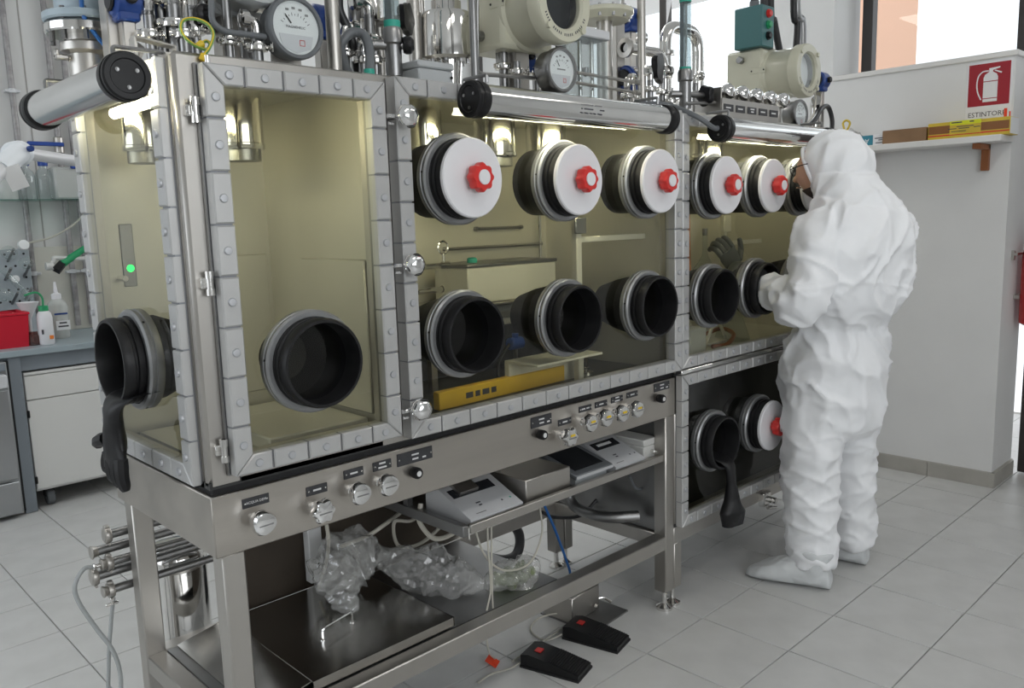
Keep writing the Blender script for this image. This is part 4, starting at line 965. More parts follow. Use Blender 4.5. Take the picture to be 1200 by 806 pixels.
# ------------------------------------------------------------------ instruments and pipework on the roof
RF = Z1
def ring_text(root, c, r, words, size, mt):
    pass
def gauge(u, v, y, R, label, case='grey_hose', needle=2.3, title=True):
    """round differential pressure gauge facing the room"""
    c = at(u, v, y=y); n = V(0, -1, 0)
    t = thing('pressure_gauge', label, 'gauge', (c.x, y, RF), 'round pressure gauges')
    ob('case', MB().lathe(c, n, [(0, -.055), (R * .86, -.055), (R * .92, -.05), (R * .92, -.012), (R, -.010), (R, .006), (R * .96, .010), (R * .86, .010), (R * .84, .004), (R * .84, .0)], 48), case, t)
    ob('dial', MB().lathe(c, n, [(0, .001), (R * .84, .001), (R * .84, .002), (0, .002)], 48), 'dial_face', t)
    tick = MB()
    for k in range(11):
        a = math.radians(150 - 12 * k); d_ = V(math.cos(a), 0, math.sin(a)); q = V(-math.sin(a), 0, math.cos(a))
        for (r0, r1, w) in ((.50, .56 if k % 2 else .60, .010),):
            p0 = c + V(0, 0, -R * .12) + d_ * R * r0 + n * .0022; p1 = c + V(0, 0, -R * .12) + d_ * R * r1 + n * .0022
            tick.add([p0 + q * R * w, p0 - q * R * w, p1 - q * R * w, p1 + q * R * w], [(0, 1, 2, 3)])
    ob('scale', tick, 'dark_mark', t)
    p0 = c + V(0, 0, -R * .10) + n * .004; d_ = V(math.cos(needle), 0, math.sin(needle)); q = V(-d_.z, 0, d_.x)
    ob('needle', MB().add([p0 + d_ * R * .28 + q * R * .025, p0 + d_ * R * .28 - q * R * .025, p0 + d_ * R * .62 - q * R * .012, p0 + d_ * R * .62 + q * R * .012], [(0, 1, 2, 3)]), 'black_plastic', t)
    if title: lettering('MAGNEHELIC', R * .115, c + V(-.0 * R, -.003, R * .02), (1, 0, 0), (0, 0, 1), 'dark_mark', t, depth=.0001)
    else: marks(t, c + V(0, -.0025, R * .02), (1, 0, 0), (0, 0, 1), [(0, 0, R * .55)], R * .06, 'grey_text', n)
    marks(t, c + V(0, -.0025, R * .58), (1, 0, 0), (0, 0, 1), [(-R * .28, -R * .03, R * .12), (-R * .05, R * .03, R * .12), (R * .2, R * .0, R * .12), (R * .42, -R * .14, R * .12)], R * .07, 'grey_text', n)
    fr = MB(); s = R * .095; o = c + V(R * .20, -.0035, -R * .46)
    for (x0, x1, z0, z1) in ((-s, s, s * .8, s), (-s, s, -s, -s * .8), (-s, -s * .8, -s, s), (s * .8, s, -s, s)): fr.box(o + V(x0, -.0003, z0), o + V(x1, 0, z1))
    ob('red_label', fr, 'red_plastic', t)
    ob('lower_mask', MB().prism([(-R * .62, -R * .22), (R * .62, -R * .22), (R * .52, -R * .62), (0, -R * .8), (-R * .52, -R * .62)], lambda a, b, d: c + V(a, -d, b), .0022, .003), 'light_grey_plastic', t)
    ob('lens', MB().lathe(c, n, [(0, .006), (R * .86, .006), (R * .86, .008), (0, .008)], 40), 'window_glass', t)
    ob('mount', MB().box((c.x - R * .55, y + .05, RF - .002), (c.x + R * .55, y + .056, c.z), .001).box((c.x - R * .55, y, RF - .002), (c.x + R * .55, y + .056, RF + .004)), 'steel', t)
    return t
gauge(346, 33, .085, .073, 'black rimmed pressure gauge on the roof of the left glove box, largest of the dials', 'grey_hose', 2.2)
gauge(657, 82, -.005, .066, 'pressure gauge with brass tinted case above the long tube lamp', 'steel_dark', 2.1, False)
gauge(937, 134, .02, .062, 'pressure gauge beside the five chrome valve domes on the right glove box', 'steel_dark', 2.1, False)

def transmitter(u, v, y, R, label, mt, depth=.30, fit=True):
    mt0 = mt
    """explosion proof housing: cylinder with a round window, square terminal chamber behind"""
    c = at(u, v, y=y); n = V(0, -1, 0)
    t = thing('display_housing', label, 'housing', (c.x, y + .15, RF), 'round windowed instrument housings')
    ob('barrel', MB().lathe(c, n, [(0, -depth * .6), (R * .93, -depth * .6), (R * .93, -.035), (R * .96, -.030)], 48), mt, t)
    ob('cover_ring', MB().lathe(c, n, [(R * .96, -.030), (R * 1.0, -.028), (R * 1.0, .010), (R * .96, .018), (R * .70, .018), (R * .64, .010), (R * .64, -.004)], 48, close=False), mt, t)
    ob('window', MB().lathe(c, n, [(0, .0), (R * .66, .0), (R * .66, .006), (0, .006)], 40), 'window_glass', t)
    ob('inner_dial', MB().lathe(c, n, [(0, -.03), (R * .66, -.03), (R * .66, -.028), (0, -.028)], 40), 'screen' if fit else 'dial_face', t)
    ob('inner_well', MB().lathe(c, n, [(R * .66, -.03), (R * .66, .0)], 40, close=False), 'steel_dark', t)
    b = ob('terminal_chamber', MB().box((c.x - R * .98, y + depth * .45, c.z - R * .98), (c.x + R * .98, y + depth * 1.0, c.z + R * .98), .012), mt, t)
    ob('flange_step', MB().lathe(c, n, [(R * .93, -depth * .42), (R * 1.0, -depth * .45), (R * 1.0, -depth * .5), (0, -depth * .5)], 48), mt, t)
    for dz in (-.6, .6):
        ob('side_lug', MB().cyl((c.x - R * .98, y + depth * .75, c.z + R * dz), (c.x - R * 1.22, y + depth * .75, c.z + R * dz), .016, seg=12, bev=.003), 'steel_dark', t)
    ob('tag_plate', MB().box((c.x - R * 1.0, y + depth * .40, c.z + R * .02), (c.x - R * .97, y + depth * .62, c.z + R * .24), .001), mt, t)
    for s in (.42, .60): ob('tag_screw', MB().lathe((c.x - R * 1.0, y + depth * s, c.z + R * .13), (-1, 0, 0), [(.004, 0), (.003, .002), (0, .002)], 8), 'black_plastic', t)
    for k in range(4):
        a = PI / 4 + k * PI / 2; ob('cover_bolt', MB().cyl(c + V(math.cos(a) * R * .9, -.012, math.sin(a) * R * .9), c + V(math.cos(a) * R * .9, -.026, math.sin(a) * R * .9), .010, seg=8), mt, t)
    pr = MB()
    for k in range(26):
        a = math.radians(205 + k * 5.2); d_ = V(math.cos(a), 0, math.sin(a)); q = V(-math.sin(a), 0, math.cos(a)); p0 = c + d_ * R * .80 + n * .0185
        if k % 6 == 5: continue
        pr.add([p0 + q * .002 - d_ * .004, p0 - q * .002 - d_ * .004, p0 - q * .002 + d_ * .004, p0 + q * .002 + d_ * .004], [(0, 1, 2, 3)])
    ob('rim_lettering', pr, 'dark_mark', t)
    ob('support', MB().box((c.x - .03, y + depth * .55, RF - .001), (c.x + .03, y + depth * .75, c.z - R * .9), .002), 'steel', t)
    ob('cable_gland', MB().lathe((c.x - R * .4, y + depth * .7, c.z - R * 1.32), (0, 0, 1), [(.012, 0), (.020, .002), (.020, R * .36)], 6), 'steel_dark', t)
    return t, c
transmitter(300, -52, .12, .112, 'grey round instrument housing cut by the top edge above the dial', 'grey_paint', .26)
t1, c1 = transmitter(657, 4, -.02, .115, 'large beige instrument housing with round window above the long tube lamp', 'beige_paint', .30)
t2, c2 = transmitter(944, 83, .10, .118, 'beige instrument housing with round glass at the far right of the roof', 'beige_paint', .34, False)
# push button box on the far housing
q = at(886, 34, y=.30)
t = thing('push_button_box', 'dark green control box with red and green buttons on top of the far housing', 'box', (q.x, .30, c2.z + .11))
zb0 = c2.z + .118 * .98 + .001
ob('case', MB().box((q.x - .055, .24, zb0), (q.x + .055, .38, zb0 + .18), .004), 'teal_paint', t)
for k, mt in enumerate(('red_plastic', 'green_plastic', 'black_plastic')):
    ob('button', MB().lathe((q.x + .0, .24, zb0 + .145 - k * .048), (0, -1, 0), [(.019, 0), (.019, .006), (.015, .007), (.015, .014), (.012, .017), (0, .017)], 18), mt, t)
ob('gland', MB().cyl((q.x, .31, zb0 + .18), (q.x, .31, zb0 + .21), .022, seg=10), 'grey_hose', t)
ob('cable', MB().tube(spline([(q.x, .31, zb0 + .2), (q.x + .01, .31, zb0 + .4), (q.x + .05, .33, 3.39)], 6), .018, 10), 'black_hose', t)
for k, (u0, u1, y) in enumerate(((898, 895, .34), (910, 903, .34), (926, 930, .30), (934, 933, .42))):
    p0 = at(u0 + 6, 52, y=y); p1 = at(u1, 0, y=y); top = p1 + (p1 - p0) * 2.0
    dz = 3.39
    pts = [V(p0.x, y, c2.z + .10), p0 * .5 + p1 * .5 + V(-.02 if k < 2 else .03, 0, 0), p1, V(p1.x + (.02 if k > 1 else -.02), y, dz)]
    solo('riser_cable', MB().tube(spline(pts, 8), .017 if k < 3 else .022, 10), 'black_hose' if k < 3 else 'steel_dark', ['black cable rising from the far housing, leftmost', 'black cable rising from the far housing, second', 'black cable curving up from the far housing near its window', 'grey conduit rising behind the far housing'][k], 'cable', 'cables rising from the far housing')

# round head on a flange, beside the big beige housing
def post(u, y, w, label, z1=3.39, mt='steel', v=40, sq=True):
    p = at(u, v, y=y)
    m = MB().box((p.x - w / 2, y - w / 2, RF), (p.x + w / 2, y + w / 2, z1), .003) if sq else MB().cyl((p.x, y, RF), (p.x, y, z1), w / 2, seg=16)
    return solo('post' if sq else 'vertical_pipe', m, mt, label, 'post' if sq else 'pipe')
post(134, .30, .045, 'square grey steel post rising at the left end of the roof', v=35)
post(722, .30, .050, 'square steel post rising behind the flanged head', v=80)
post(752, .12, .030, 'slim round pipe rising in front of the blue valves', sq=False, v=60)
post(390, .12, .036, 'round steel pipe rising right of the largest dial', sq=False, v=30)
post(486, .30, .040, 'round steel pipe rising left of the stainless canister', sq=False, v=40)
post(495, .31, .022, 'thin round pipe close beside the stainless canister', sq=False, v=40)
post(555, .03, .022, 'thin tube rising left of the big beige housing', sq=False, v=40, mt='steel_dark')
q = at(708, 18, y=.22)
t = thing('flange_housing', 'beige flanged head with bolts beside the big beige housing', 'flange', (q.x, .22, RF))
ob('flange', MB().lathe((q.x, .22, q.z), (0, 0, 1), [(0, -.022), (.085, -.022), (.105, .0), (.105, .012), (.100, .016), (0, .016)], 40), 'beige_paint', t)
for k in range(12):
    a = 2 * PI * k / 12; ob('bolt', MB().cyl((q.x + .092 * math.cos(a), .22 + .092 * math.sin(a), q.z - .02), (q.x + .092 * math.cos(a), .22 + .092 * math.sin(a), q.z + .022), .006, seg=6), 'steel_dark', t)
ob('dome', MB().lathe((q.x, .22, q.z + .016), (0, 0, 1), [(.06, 0), (.06, .09), (.045, .13), (0, .15)], 28), 'light_grey_plastic', t)
ob('stem', MB().cyl((q.x, .22, RF), (q.x, .22, q.z - .02), .028, seg=18), 'steel', t)
# acrylic flow block
a = at(680, 72, y=.06); b_ = at(713, 72, y=.06)
t = thing('flow_block', 'clear acrylic flow meter block behind the second dial', 'flow meter', ((a.x + b_.x) / 2, .09, RF))
zt = at(690, 32, y=.06).z
ob('block', MB().box((a.x, .06, RF), (b_.x, .14, zt - .03), .004), 'flow_acrylic', t); ob('cap', MB().box((a.x - .006, .055, zt - .03), (b_.x + .006, .145, zt), .004), 'light_grey_plastic', t)
for s in (.3, .72): ob('bore', MB().cyl((a.x + (b_.x - a.x) * s, .10, RF), (a.x + (b_.x - a.x) * s, .10, zt - .03), .008, seg=10), 'polished', t)
ob('float', MB().lathe((a.x + (b_.x - a.x) * .5, .10, RF + .09), (0, 0, 1), [(0, 0), (.012, .012), (.012, .03), (0, .035)], 12), 'steel_dark', t)

def rotameter(u, y, r, vtop, vbot, label, knob_uv, kmat, tapes):
    p = at(u, vbot, y=y); zt = 2.45; zb_ = p.z
    t = thing('rotameter', label, 'flow meter', (p.x, y, RF), 'tall glass flow tubes')
    ob('glass_tube', MB().cyl((p.x, y, zb_ + .01), (p.x, y, zt), r, seg=24), 'tube_glass', t)
    ob('scale_rod', MB().cyl((p.x + r * .2, y, zb_ + .01), (p.x + r * .2, y, zt), r * .25, seg=10), 'polished', t)
    ob('back_strip', MB().box((p.x - r * .5, y + r * .55, zb_ + .01), (p.x + r * .5, y + r * .75, zt), .001), 'grey_hose', t)
    ob('end_fitting', MB().lathe((p.x, y, RF + .02), (0, 0, 1), [(.012, 0), (r * 1.0, 0), (r * 1.05, .01), (r * 1.05, max(.02, zb_ - RF - .045)), (r * 1.3, max(.03, zb_ - RF - .04)), (r * 1.3, max(.04, zb_ - RF - .01)), (r * 1.1, zb_ - RF + .0), (0, zb_ - RF)], 20), 'steel_dark', t)
    ob('stem', MB().cyl((p.x, y, RF), (p.x, y, RF + .03), .014, seg=12), 'steel', t)
    for v_ in tapes:
        z_ = at(u, v_, y=y).z; ob('green_tape', MB().lathe((p.x, y, z_ - .009), (0, 0, 1), [(r * 1.0, 0), (r * 1.04, .0), (r * 1.04, .018), (r * 1.0, .018)], 24, close=False), 'green_tape', t)
    k = at(*knob_uv, y=y - .02)
    ob('knob_stem', MB().cyl((p.x, y, k.z), k + V(0, 0, 0), .011, seg=12).cyl((p.x - .05, y + .03, k.z), (p.x, y, k.z), .013, seg=12), 'steel_dark', t)
    d_ = (k - V(p.x, y, k.z)).normalized()
    if kmat == 'lobed': ob('knob', MB().lathe(k, d_, [(.012, -.006), (.034, -.004), (.038, .004), (.036, .016), (.02, .022), (.012, .024), (0, .024)], 40, 5, .10), 'black_plastic', t)
    else: ob('knob', MB().lathe(k, d_, [(.010, -.012), (.020, -.010), (.0235, -.002), (.0225, .010), (.014, .018), (.007, .018), (.006, .014), (0, .014)], 24), 'black_plastic', t)
    return t
rotameter(460, .10, .021, 0, 42, 'tall glass flow tube with green tape and black knob left of the stainless canister', (477, 53), 'ball', [29])
rotameter(803, .06, .021, 0, 88, 'tall glass flow tube with two green tapes and lobed black knob', (825, 112), 'lobed', [0, 82])
# extra lobed handle behind the first flow tube
q = at(474, 22, y=.16)
t = thing('hand_valve', 'black lobed hand wheel behind the first glass flow tube', 'valve', (q.x, .2, RF))
ob('handwheel', MB().lathe(q, (.5, -.8, 0), [(.01, -.01), (.036, -.008), (.042, 0), (.04, .014), (0, .018)], 40, 5, .10), 'black_plastic', t); ob('stem', MB().tube(bend([V(q.x - .03, .24, RF), V(q.x - .03, .24, q.z), q], .02), .013, 10), 'steel', t)
q = at(770, 80, y=.14)
t = thing('hand_valve', 'black lobed hand wheel right of the slim pipe near the blue valve', 'valve', (q.x, .2, RF))
ob('handwheel', MB().lathe(q, (.3, -.9, 0), [(.01, -.01), (.046, -.008), (.052, 0), (.05, .016), (0, .02)], 40, 5, .10), 'black_plastic', t); ob('stem', MB().tube(bend([V(q.x - .02, .24, RF), V(q.x - .02, .24, q.z), q], .02), .014, 10), 'steel', t)

# stainless canister
q = at(525, 70, y=.26)
t = thing('steel_canister', 'mirror polished stainless canister on the roof beside the beige housing', 'canister', (q.x, .26, RF))
zc0 = q.z - .005; zc1 = at(525, 17, y=.26).z
ob('vessel', MB().lathe((q.x, .26, zc0), (0, 0, 1), [(0, .0), (.072, 0), (.080, .008), (.080, zc1 - zc0 - .012), (.074, zc1 - zc0), (0, zc1 - zc0)], 40), 'polished', t)
ob('neck', MB().lathe((q.x, .26, zc1), (0, 0, 1), [(.046, 0), (.046, .035), (.040, .042), (0, .042)], 28).lathe((q.x, .26, zc1 + .04), (0, 0, 1), [(.026, 0), (.026, .012), (.021, .014), (.021, .022), (.026, .024), (.026, .036), (.018, .04), (.018, .4)], 20), 'polished', t)
ob('spigot', MB().cyl((q.x, .26, RF), (q.x, .26, zc0), .034, .042, seg=24), 'polished', t)
for k in range(8):
    a = 2 * PI * k / 8; ob('bolt', MB().lathe((q.x + .06 * math.cos(a), .26 + .06 * math.sin(a), zc0 - .008), (0, 0, 1), [(.006, 0), (.006, .01)], 6), 'steel_dark', t)
# junction box
a = at(484, 92, y=.02); 
t = thing('junction_box', 'light grey junction box on the roof in front of the canister', 'box', (.76, .07, RF))
ob('case', MB().box((.665, .035, RF), (.785, .125, RF + .038), .004), 'grey_paint', t); ob('lid', MB().box((.663, .033, RF + .039), (.787, .127, RF + .058), .004), 'grey_paint', t)
ob('lid_screw', MB().lathe((.775, .033, RF + .02), (0, -1, 0), [(.004, 0), (.004, .003), (0, .003)], 8), 'black_plastic', t)
# large grey flanged valve at the left end
q = at(100, 28, y=.46)
t = thing('flanged_valve', 'blue grey flanged vessel bottom over a clamped butterfly valve at the left', 'valve', (q.x, .46, RF))
ob('vessel', MB().lathe((q.x, .46, q.z), (0, 0, 1), [(.0, -.002), (.088, -.002), (.092, .002), (.092, .016), (.088, .018), (.064, .022), (.064, .30), (0, .30)], 40), 'blue_grey_paint', t)
ob('flange', MB().lathe((q.x, .46, q.z - .03), (0, 0, 1), [(0, 0), (.086, 0), (.09, .004), (.09, .020), (.086, .024), (0, .024)], 40), 'polished', t)
for k in range(10):
    a = 2 * PI * k / 10; ob('bolt', MB().cyl((q.x + .078 * math.cos(a), .46 + .078 * math.sin(a), q.z - .05), (q.x + .078 * math.cos(a), .46 + .078 * math.sin(a), q.z + .024), .006, seg=6), 'steel_dark', t)
ob('neck', MB().lathe((q.x, .46, RF), (0, 0, 1), [(.044, 0), (.044, max(.02, q.z - RF - .075)), (.060, max(.025, q.z - RF - .068)), (.060, max(.03, q.z - RF - .05)), (.044, max(.035, q.z - RF - .043)), (.044, q.z - RF - .03)], 28), 'steel', t)
q2 = at(80, 68, y=.46)
ob('clamp_wing', MB().tube([V(q.x - .04, .46, q2.z), V(q2.x + .0, .46, q2.z)], .008, 8).box((q2.x - .03, .45, q2.z - .006), (q2.x + .0, .47, q2.z + .006), .003).box((q2.x - .03, .452, q2.z - .004), (q2.x - .02, .468, q2.z + .018), .003), 'steel', t)
ob('elbow', MB().tube(bend([V(q.x, .46, RF + .03), V(q.x + .06, .44, RF + .03), V(q.x + .08, .40, RF + .09)], .03), .036, 16), 'steel', t)
solo('blue_tube', MB().tube(spline([at(95, -25, y=.38), at(97, 15, y=.38), at(110, 38, y=.38), at(124, 55, y=.38), V(.06, .40, RF + .004)], 8), .0055, 8), 'blue_hose', 'thin blue air tube in front of the blue grey vessel at the left', 'tube')
# blue actuators
for (u, v, y, s, lab) in ((146, 2, .26, .05, 'blue valve actuator beside the square post at the left end'), (376, 25, .26, .055, 'blue valve actuator behind the round pipe right of the largest dial'), (738, 92, .26, .06, 'blue valve actuator behind the slim pipe, lower of two'), (738, 22, .42, .06, 'blue valve actuator behind the slim pipe, upper of two'), (961, 95, .14, .055, 'blue valve actuator behind the far housing'), (612, 68, .20, .05, 'blue valve actuator under the big beige housing')):
    q = at(u, v, y=y)
    t = thing('valve_actuator', lab, 'actuator', (q.x, y, RF), 'blue valve actuators')
    ob('body', MB().cyl((q.x - s * .6, y, q.z), (q.x + s * .6, y, q.z), s * .75, seg=20, bev=.006).box((q.x - s * .5, y - s * .5, q.z - s * .9), (q.x + s * .5, y + s * .5, q.z - s * .2), .005), 'blue_paint', t)
    ob('end_cap', MB().cyl((q.x - s * .75, y, q.z), (q.x - s * .58, y, q.z), s * .5, seg=16, bev=.004).cyl((q.x, y - s * .7, q.z), (q.x, y - s * 1.0, q.z), s * .25, seg=12, bev=.003), 'black_plastic', t)
    ob('yoke', MB().box((q.x - s * .3, y - s * .3, RF), (q.x + s * .3, y + s * .3, q.z - s * .88), .003), 'steel', t)
# small sanitary valves and couplings crowding the roof
def sani(u, v, y, r, tall, lab, elbow=0):
    q = at(u, v, y=y); z = max(RF + .03, q.z)
    t = thing('sanitary_valve', lab, 'valve', (q.x, y, RF), 'small sanitary valves on the roof')
    ob('stub', MB().cyl((q.x, y, RF), (q.x, y, z + tall), r, seg=14), 'steel_dark', t)
    ob('clamp', MB().lathe((q.x, y, z - .012), (0, 0, 1), [(r, 0), (r * 1.9, .002), (r * 2.0, .006), (r * 2.0, .016), (r * 1.9, .020), (r, .022)], 18, close=False).box((q.x - r * 2.6, y - .008, z - .008), (q.x - r * 1.7, y + .008, z + .006), .002), 'polished', t)
    ob('wing_nut', MB().cyl((q.x + r * 1.8, y - .016, z), (q.x + r * 1.8, y + .01, z), .005, seg=8).box((q.x + r * 1.5, y - .03, z - .006), (q.x + r * 2.1, y - .014, z + .006), .002).box((q.x + r * 1.7, y - .034, z - .014), (q.x + r * 1.9, y - .026, z + .014), .002), 'polished', t)
    if elbow: ob('elbow', MB().tube(bend([V(q.x, y, z + tall - .01), V(q.x, y, z + tall + .03), V(q.x + elbow, y, z + tall + .03)], .03, 6), r, 14).lathe(V(q.x + elbow - .01 * (1 if elbow > 0 else -1), y, z + tall + .03), (1, 0, 0), [(r, -.01), (r * 1.7, -.008), (r * 1.7, .008), (r, .01)], 16, close=False), 'polished', t)
    return t
SV = [(176, 40, .22, .012, .05, .05), (190, 30, .24, .014, .07, -.05), (205, 28, .20, .016, .05, .06), (216, 40, .16, .012, .03, 0), (228, 34, .18, .013, .05, .05), (268, 48, .16, .011, .09, 0), (288, 44, .22, .016, .06, .05), (302, 55, .12, .012, .03, -.04),
      (405, 62, .20, .011, .04, .04), (416, 40, .24, .016, .09, .05), (425, 70, .16, .012, .02, .04), (434, 45, .18, .014, .06, -.05), (440, 70, .14, .010, .02, 0), (590, 78, .18, .014, .05, .05), (606, 84, .14, .011, .03, 0), (628, 84, .20, .012, .03, -.04),
      (735, 112, .16, .012, .03, .04), (744, 60, .52, .016, .03, .06), (762, 104, .10, .011, .03, -.03), (776, 108, .14, .012, .05, .05), (786, 118, .10, .010, .02, 0), (815, 110, .14, .011, .04, .04), (836, 118, .2, .013, .03, 0)]
NEAR = ['beside the square post', 'left of the flat strap', 'behind the earth wire', 'below the earth wire', 'left of the black ball knob', 'under the grey housing', 'behind the largest dial', 'close left of the largest dial', 'right of the round pipe', 'in the cluster under the first flow tube', 'in front of that cluster', 'just left of the first flow tube', 'beside the green taped hose',
        'under the left of the beige housing', 'under the beige housing near the dial', 'close left of the second dial', 'below the lower blue actuator', 'behind the slim pipe', 'right of the slim pipe at the roof', 'left of the second flow tube', 'at the foot of the second flow tube', 'right of the second flow tube', 'behind the lobed black knob']
for (u, v, y, r, tl, el), nr in zip(SV, NEAR): sani(u, v, y, r, tl, 'small steel clamped valve ' + nr, el)
# horizontal pipe bundle and flat strap at the left end
a = at(158, 43, y=.10); b_ = at(206, 55, y=.06)
solo('flat_strap', MB().add([a + V(0, 0, 0), a + V(0, .03, .0), b_ + V(0, .03, 0), b_, a + V(0, 0, .004), a + V(0, .03, .004), b_ + V(0, .03, .004), b_ + V(0, 0, .004)], [(0, 1, 2, 3), (4, 7, 6, 5), (0, 4, 5, 1), (1, 5, 6, 2), (2, 6, 7, 3), (3, 7, 4, 0)]).box((a.x - .002, a.y, RF), (a.x + .002, a.y + .03, a.z)).box((b_.x - .002, b_.y, RF - .004), (b_.x + .002, b_.y + .03, b_.z + .002)), 'steel', 'flat metal strap bracket on the roof near the left lamp', 'bracket')
q = at(222, 22, y=.22)
t = thing('vacuum_valve', 'chrome bodied valve with black ball knob near the earth wire', 'valve', (q.x, .22, RF))
ob('body', MB().lathe(V(q.x, .22, q.z), (-.75, -.6, .1), [(0, -.05), (.028, -.045), (.034, -.02), (.034, .02), (.040, .022), (.040, .034), (.028, .036), (0, .038)], 24), 'polished', t); ob('stem', MB().cyl((q.x, .22, RF), (q.x, .22, q.z - .02), .014, seg=12), 'steel', t)
kq = at(238, 16, y=.14)
ob('knob', MB().lathe(kq, (0, -1, 0), [(.008, -.02), (.018, -.016), (.0225, -.004), (.020, .010), (.010, .016), (.007, .016), (.006, .012), (0, .012)], 24), 'black_plastic', t); ob('knob_stem', MB().cyl((q.x, .22, q.z), kq, .008, seg=10), 'steel', t)
# dark vessel bottom above the left end
q = at(186, -4, y=.50)
t = thing('dark_vessel', 'dark vessel bottom cut by the top edge above the earth wire', 'vessel', (q.x, .50, RF))
ob('vessel', MB().lathe((q.x, .50, q.z - .04), (0, 0, 1), [(0, 0), (.065, .004), (.092, .022), (.098, .05), (.098, .25), (0, .25)], 36), 'steel_dark', t)
ob('outlet', MB().lathe((q.x, .50, RF), (0, 0, 1), [(.016, 0), (.016, max(.02, q.z - .075 - RF)), (.036, max(.025, q.z - .072 - RF)), (.036, max(.03, q.z - .055 - RF)), (.022, max(.035, q.z - .05 - RF)), (.022, q.z - .03 - RF)], 20), 'steel', t)
# earth wire
t = thing('earth_wire', 'green and yellow earth wire looped above the hinged door', 'wire', (.09, .02, RF))
pts = [at(237, 67, y=-.01), at(246, 55, y=-.01), at(250, 40, y=.0), at(243, 28, y=.0), at(228, 22, y=.0), at(215, 24, y=.0), at(212, 34, y=.0), at(218, 45, y=.0), at(230, 54, y=.0), at(242, 58, y=.01), at(246, 52, y=.01), at(242, 48, y=.02), at(236, 51, y=.02)]
ob('core', MB().tube(spline(pts, 8), .0036, 8), 'green_wire', t)
ob('stripe', MB().tube([p + V(-.0012, -.0026, .0014) for p in spline(pts, 8)], .0014, 6), 'yellow_plastic', t)
for (u, v, u2, v2, y) in ((240, 64, 236, 71, -.012), (238, 51, 231, 54, .02)):
    ob('terminal', MB().cyl(at(u, v, y=y), at(u2, v2, y=y), .0085, .007, seg=12, bev=.002), 'yellow_plastic', t)
ob('stud', MB().cyl((.066, -.018, 1.842), (.066, -.018, 1.858), .006, seg=10).cyl((.066, -.018, 1.846), (.066, .004, 1.846), .005, seg=8), 'polished', t)
solo('bent_tube', MB().tube(bend([at(247, -30, y=.10), at(248, 26, y=.10), at(262, 37, y=.10), at(311, 43, y=.10)], .03, 5), .007, 10), 'grey_hose', 'thin grey tube bending under the grey housing toward the largest dial', 'tube')
# black hoses near the first flow tube
solo('hose_loop', MB().tube(spline([V(.535, .16, RF), at(400, 60, y=.14), at(402, 48, y=.13), at(413, 38, y=.12), at(427, 42, y=.10), at(433, 60, y=.07), at(433, 78, y=.05), at(433, 92, y=.035)], 8), .0125, 12), 'grey_hose', 'dark grey hose arching down beside the green tape in front of the valves', 'hose')
q = at(433, 85, y=.035)
solo('hose_tape', MB().lathe((q.x, .036, q.z - .006), (0, 0, 1), [(.0125, 0), (.0135, 0), (.0135, .014), (.0125, .014)], 16, close=False), 'green_tape', 'small green tape ring on the hose above the hinged door', 'tape')
solo('hose', MB().tube(spline([at(397, -8, y=.20), at(398, 12, y=.20), at(408, 35, y=.20), at(414, 55, y=.20), V(.60, .21, RF)], 8), .012, 10), 'black_hose', 'black hose slanting down right of the round pipe', 'hose')
# vertical column with clear cylinder behind the first flow tube
q = at(430, 20, y=.26)
t = thing('steel_cylinder', 'small vertical steel cylinder above the valve cluster', 'cylinder', (q.x, .26, RF))
zq = at(430, 27, y=.26).z
ob('barrel', MB().lathe((q.x, .26, zq), (0, 0, 1), [(.02, 0), (.040, .004), (.040, .13), (.036, .135), (0, .135)], 28), 'polished', t); ob('leg', MB().cyl((q.x, .26, RF), (q.x, .26, zq + .004), .016, seg=12), 'steel', t)
# bent pipes at the right
t = thing('u_bend_pipe', 'large polished U bend pipe behind the second glass flow tube', 'pipe', (at(800, 60, y=.30).x, .30, RF))
a = at(780, 60, y=.30); b_ = at(818, 60, y=.30); zt = at(800, 34, y=.30).z
ob('pipe', MB().tube(bend([V(a.x, .30, RF), V(a.x, .30, zt), V(b_.x, .30, zt), V(b_.x, .30, RF)], .08, 10), .025, 18), 'polished', t)
ob('clamp', MB().lathe((a.x, .30, zt - .12), (0, 0, 1), [(.025, 0), (.038, .003), (.038, .018), (.025, .02)], 20, close=False), 'polished', t)
t = thing('elbow_pipe', 'polished elbow pipe between the slim pipe and the U bend', 'pipe', (at(770, 60, y=.24).x, .24, RF))
a = at(733, 56, y=.24); b_ = at(778, 56, y=.24)
ob('pipe', MB().tube(bend([V(a.x, .24, a.z), V(b_.x, .24, a.z + .004), V(b_.x, .24, RF)], .06, 8), .020, 16), 'polished', t)
ob('clamp', MB().lathe((a.x - .01, .24, a.z), (1, 0, 0), [(.018, 0), (.036, .003), (.036, .016), (.018, .02)], 18, close=False), 'steel', t)
ob('clamp', MB().lathe((b_.x, .24, a.z - .09), (0, 0, 1), [(.02, 0), (.033, .003), (.033, .016), (.02, .02)], 18, close=False), 'steel', t)
# impulse tubes between second dial and slim pipe
for k, v in enumerate((84, 96)):
    a = at(676, v + 1, y=.05); b_ = at(748, v + 13, y=.10)
    solo('impulse_tube', MB().tube([a, b_], .0055, 8).cyl(b_ - V(.03, .01, 0), b_ + V(.004, 0, 0), .009, seg=8), 'steel', ('upper' if k == 0 else 'lower') + ' thin steel tube running from the second dial to the slim pipe', 'tube', 'impulse tubes')
solo('impulse_line', MB().tube(bend([at(559, -20, y=.04), at(559, 84, y=.04), at(566, 87, y=.04), at(632, 92, y=.05)], .02, 5), .006, 8), 'steel_dark', 'thin tube bending from the left of the beige housing to the second dial', 'tube')
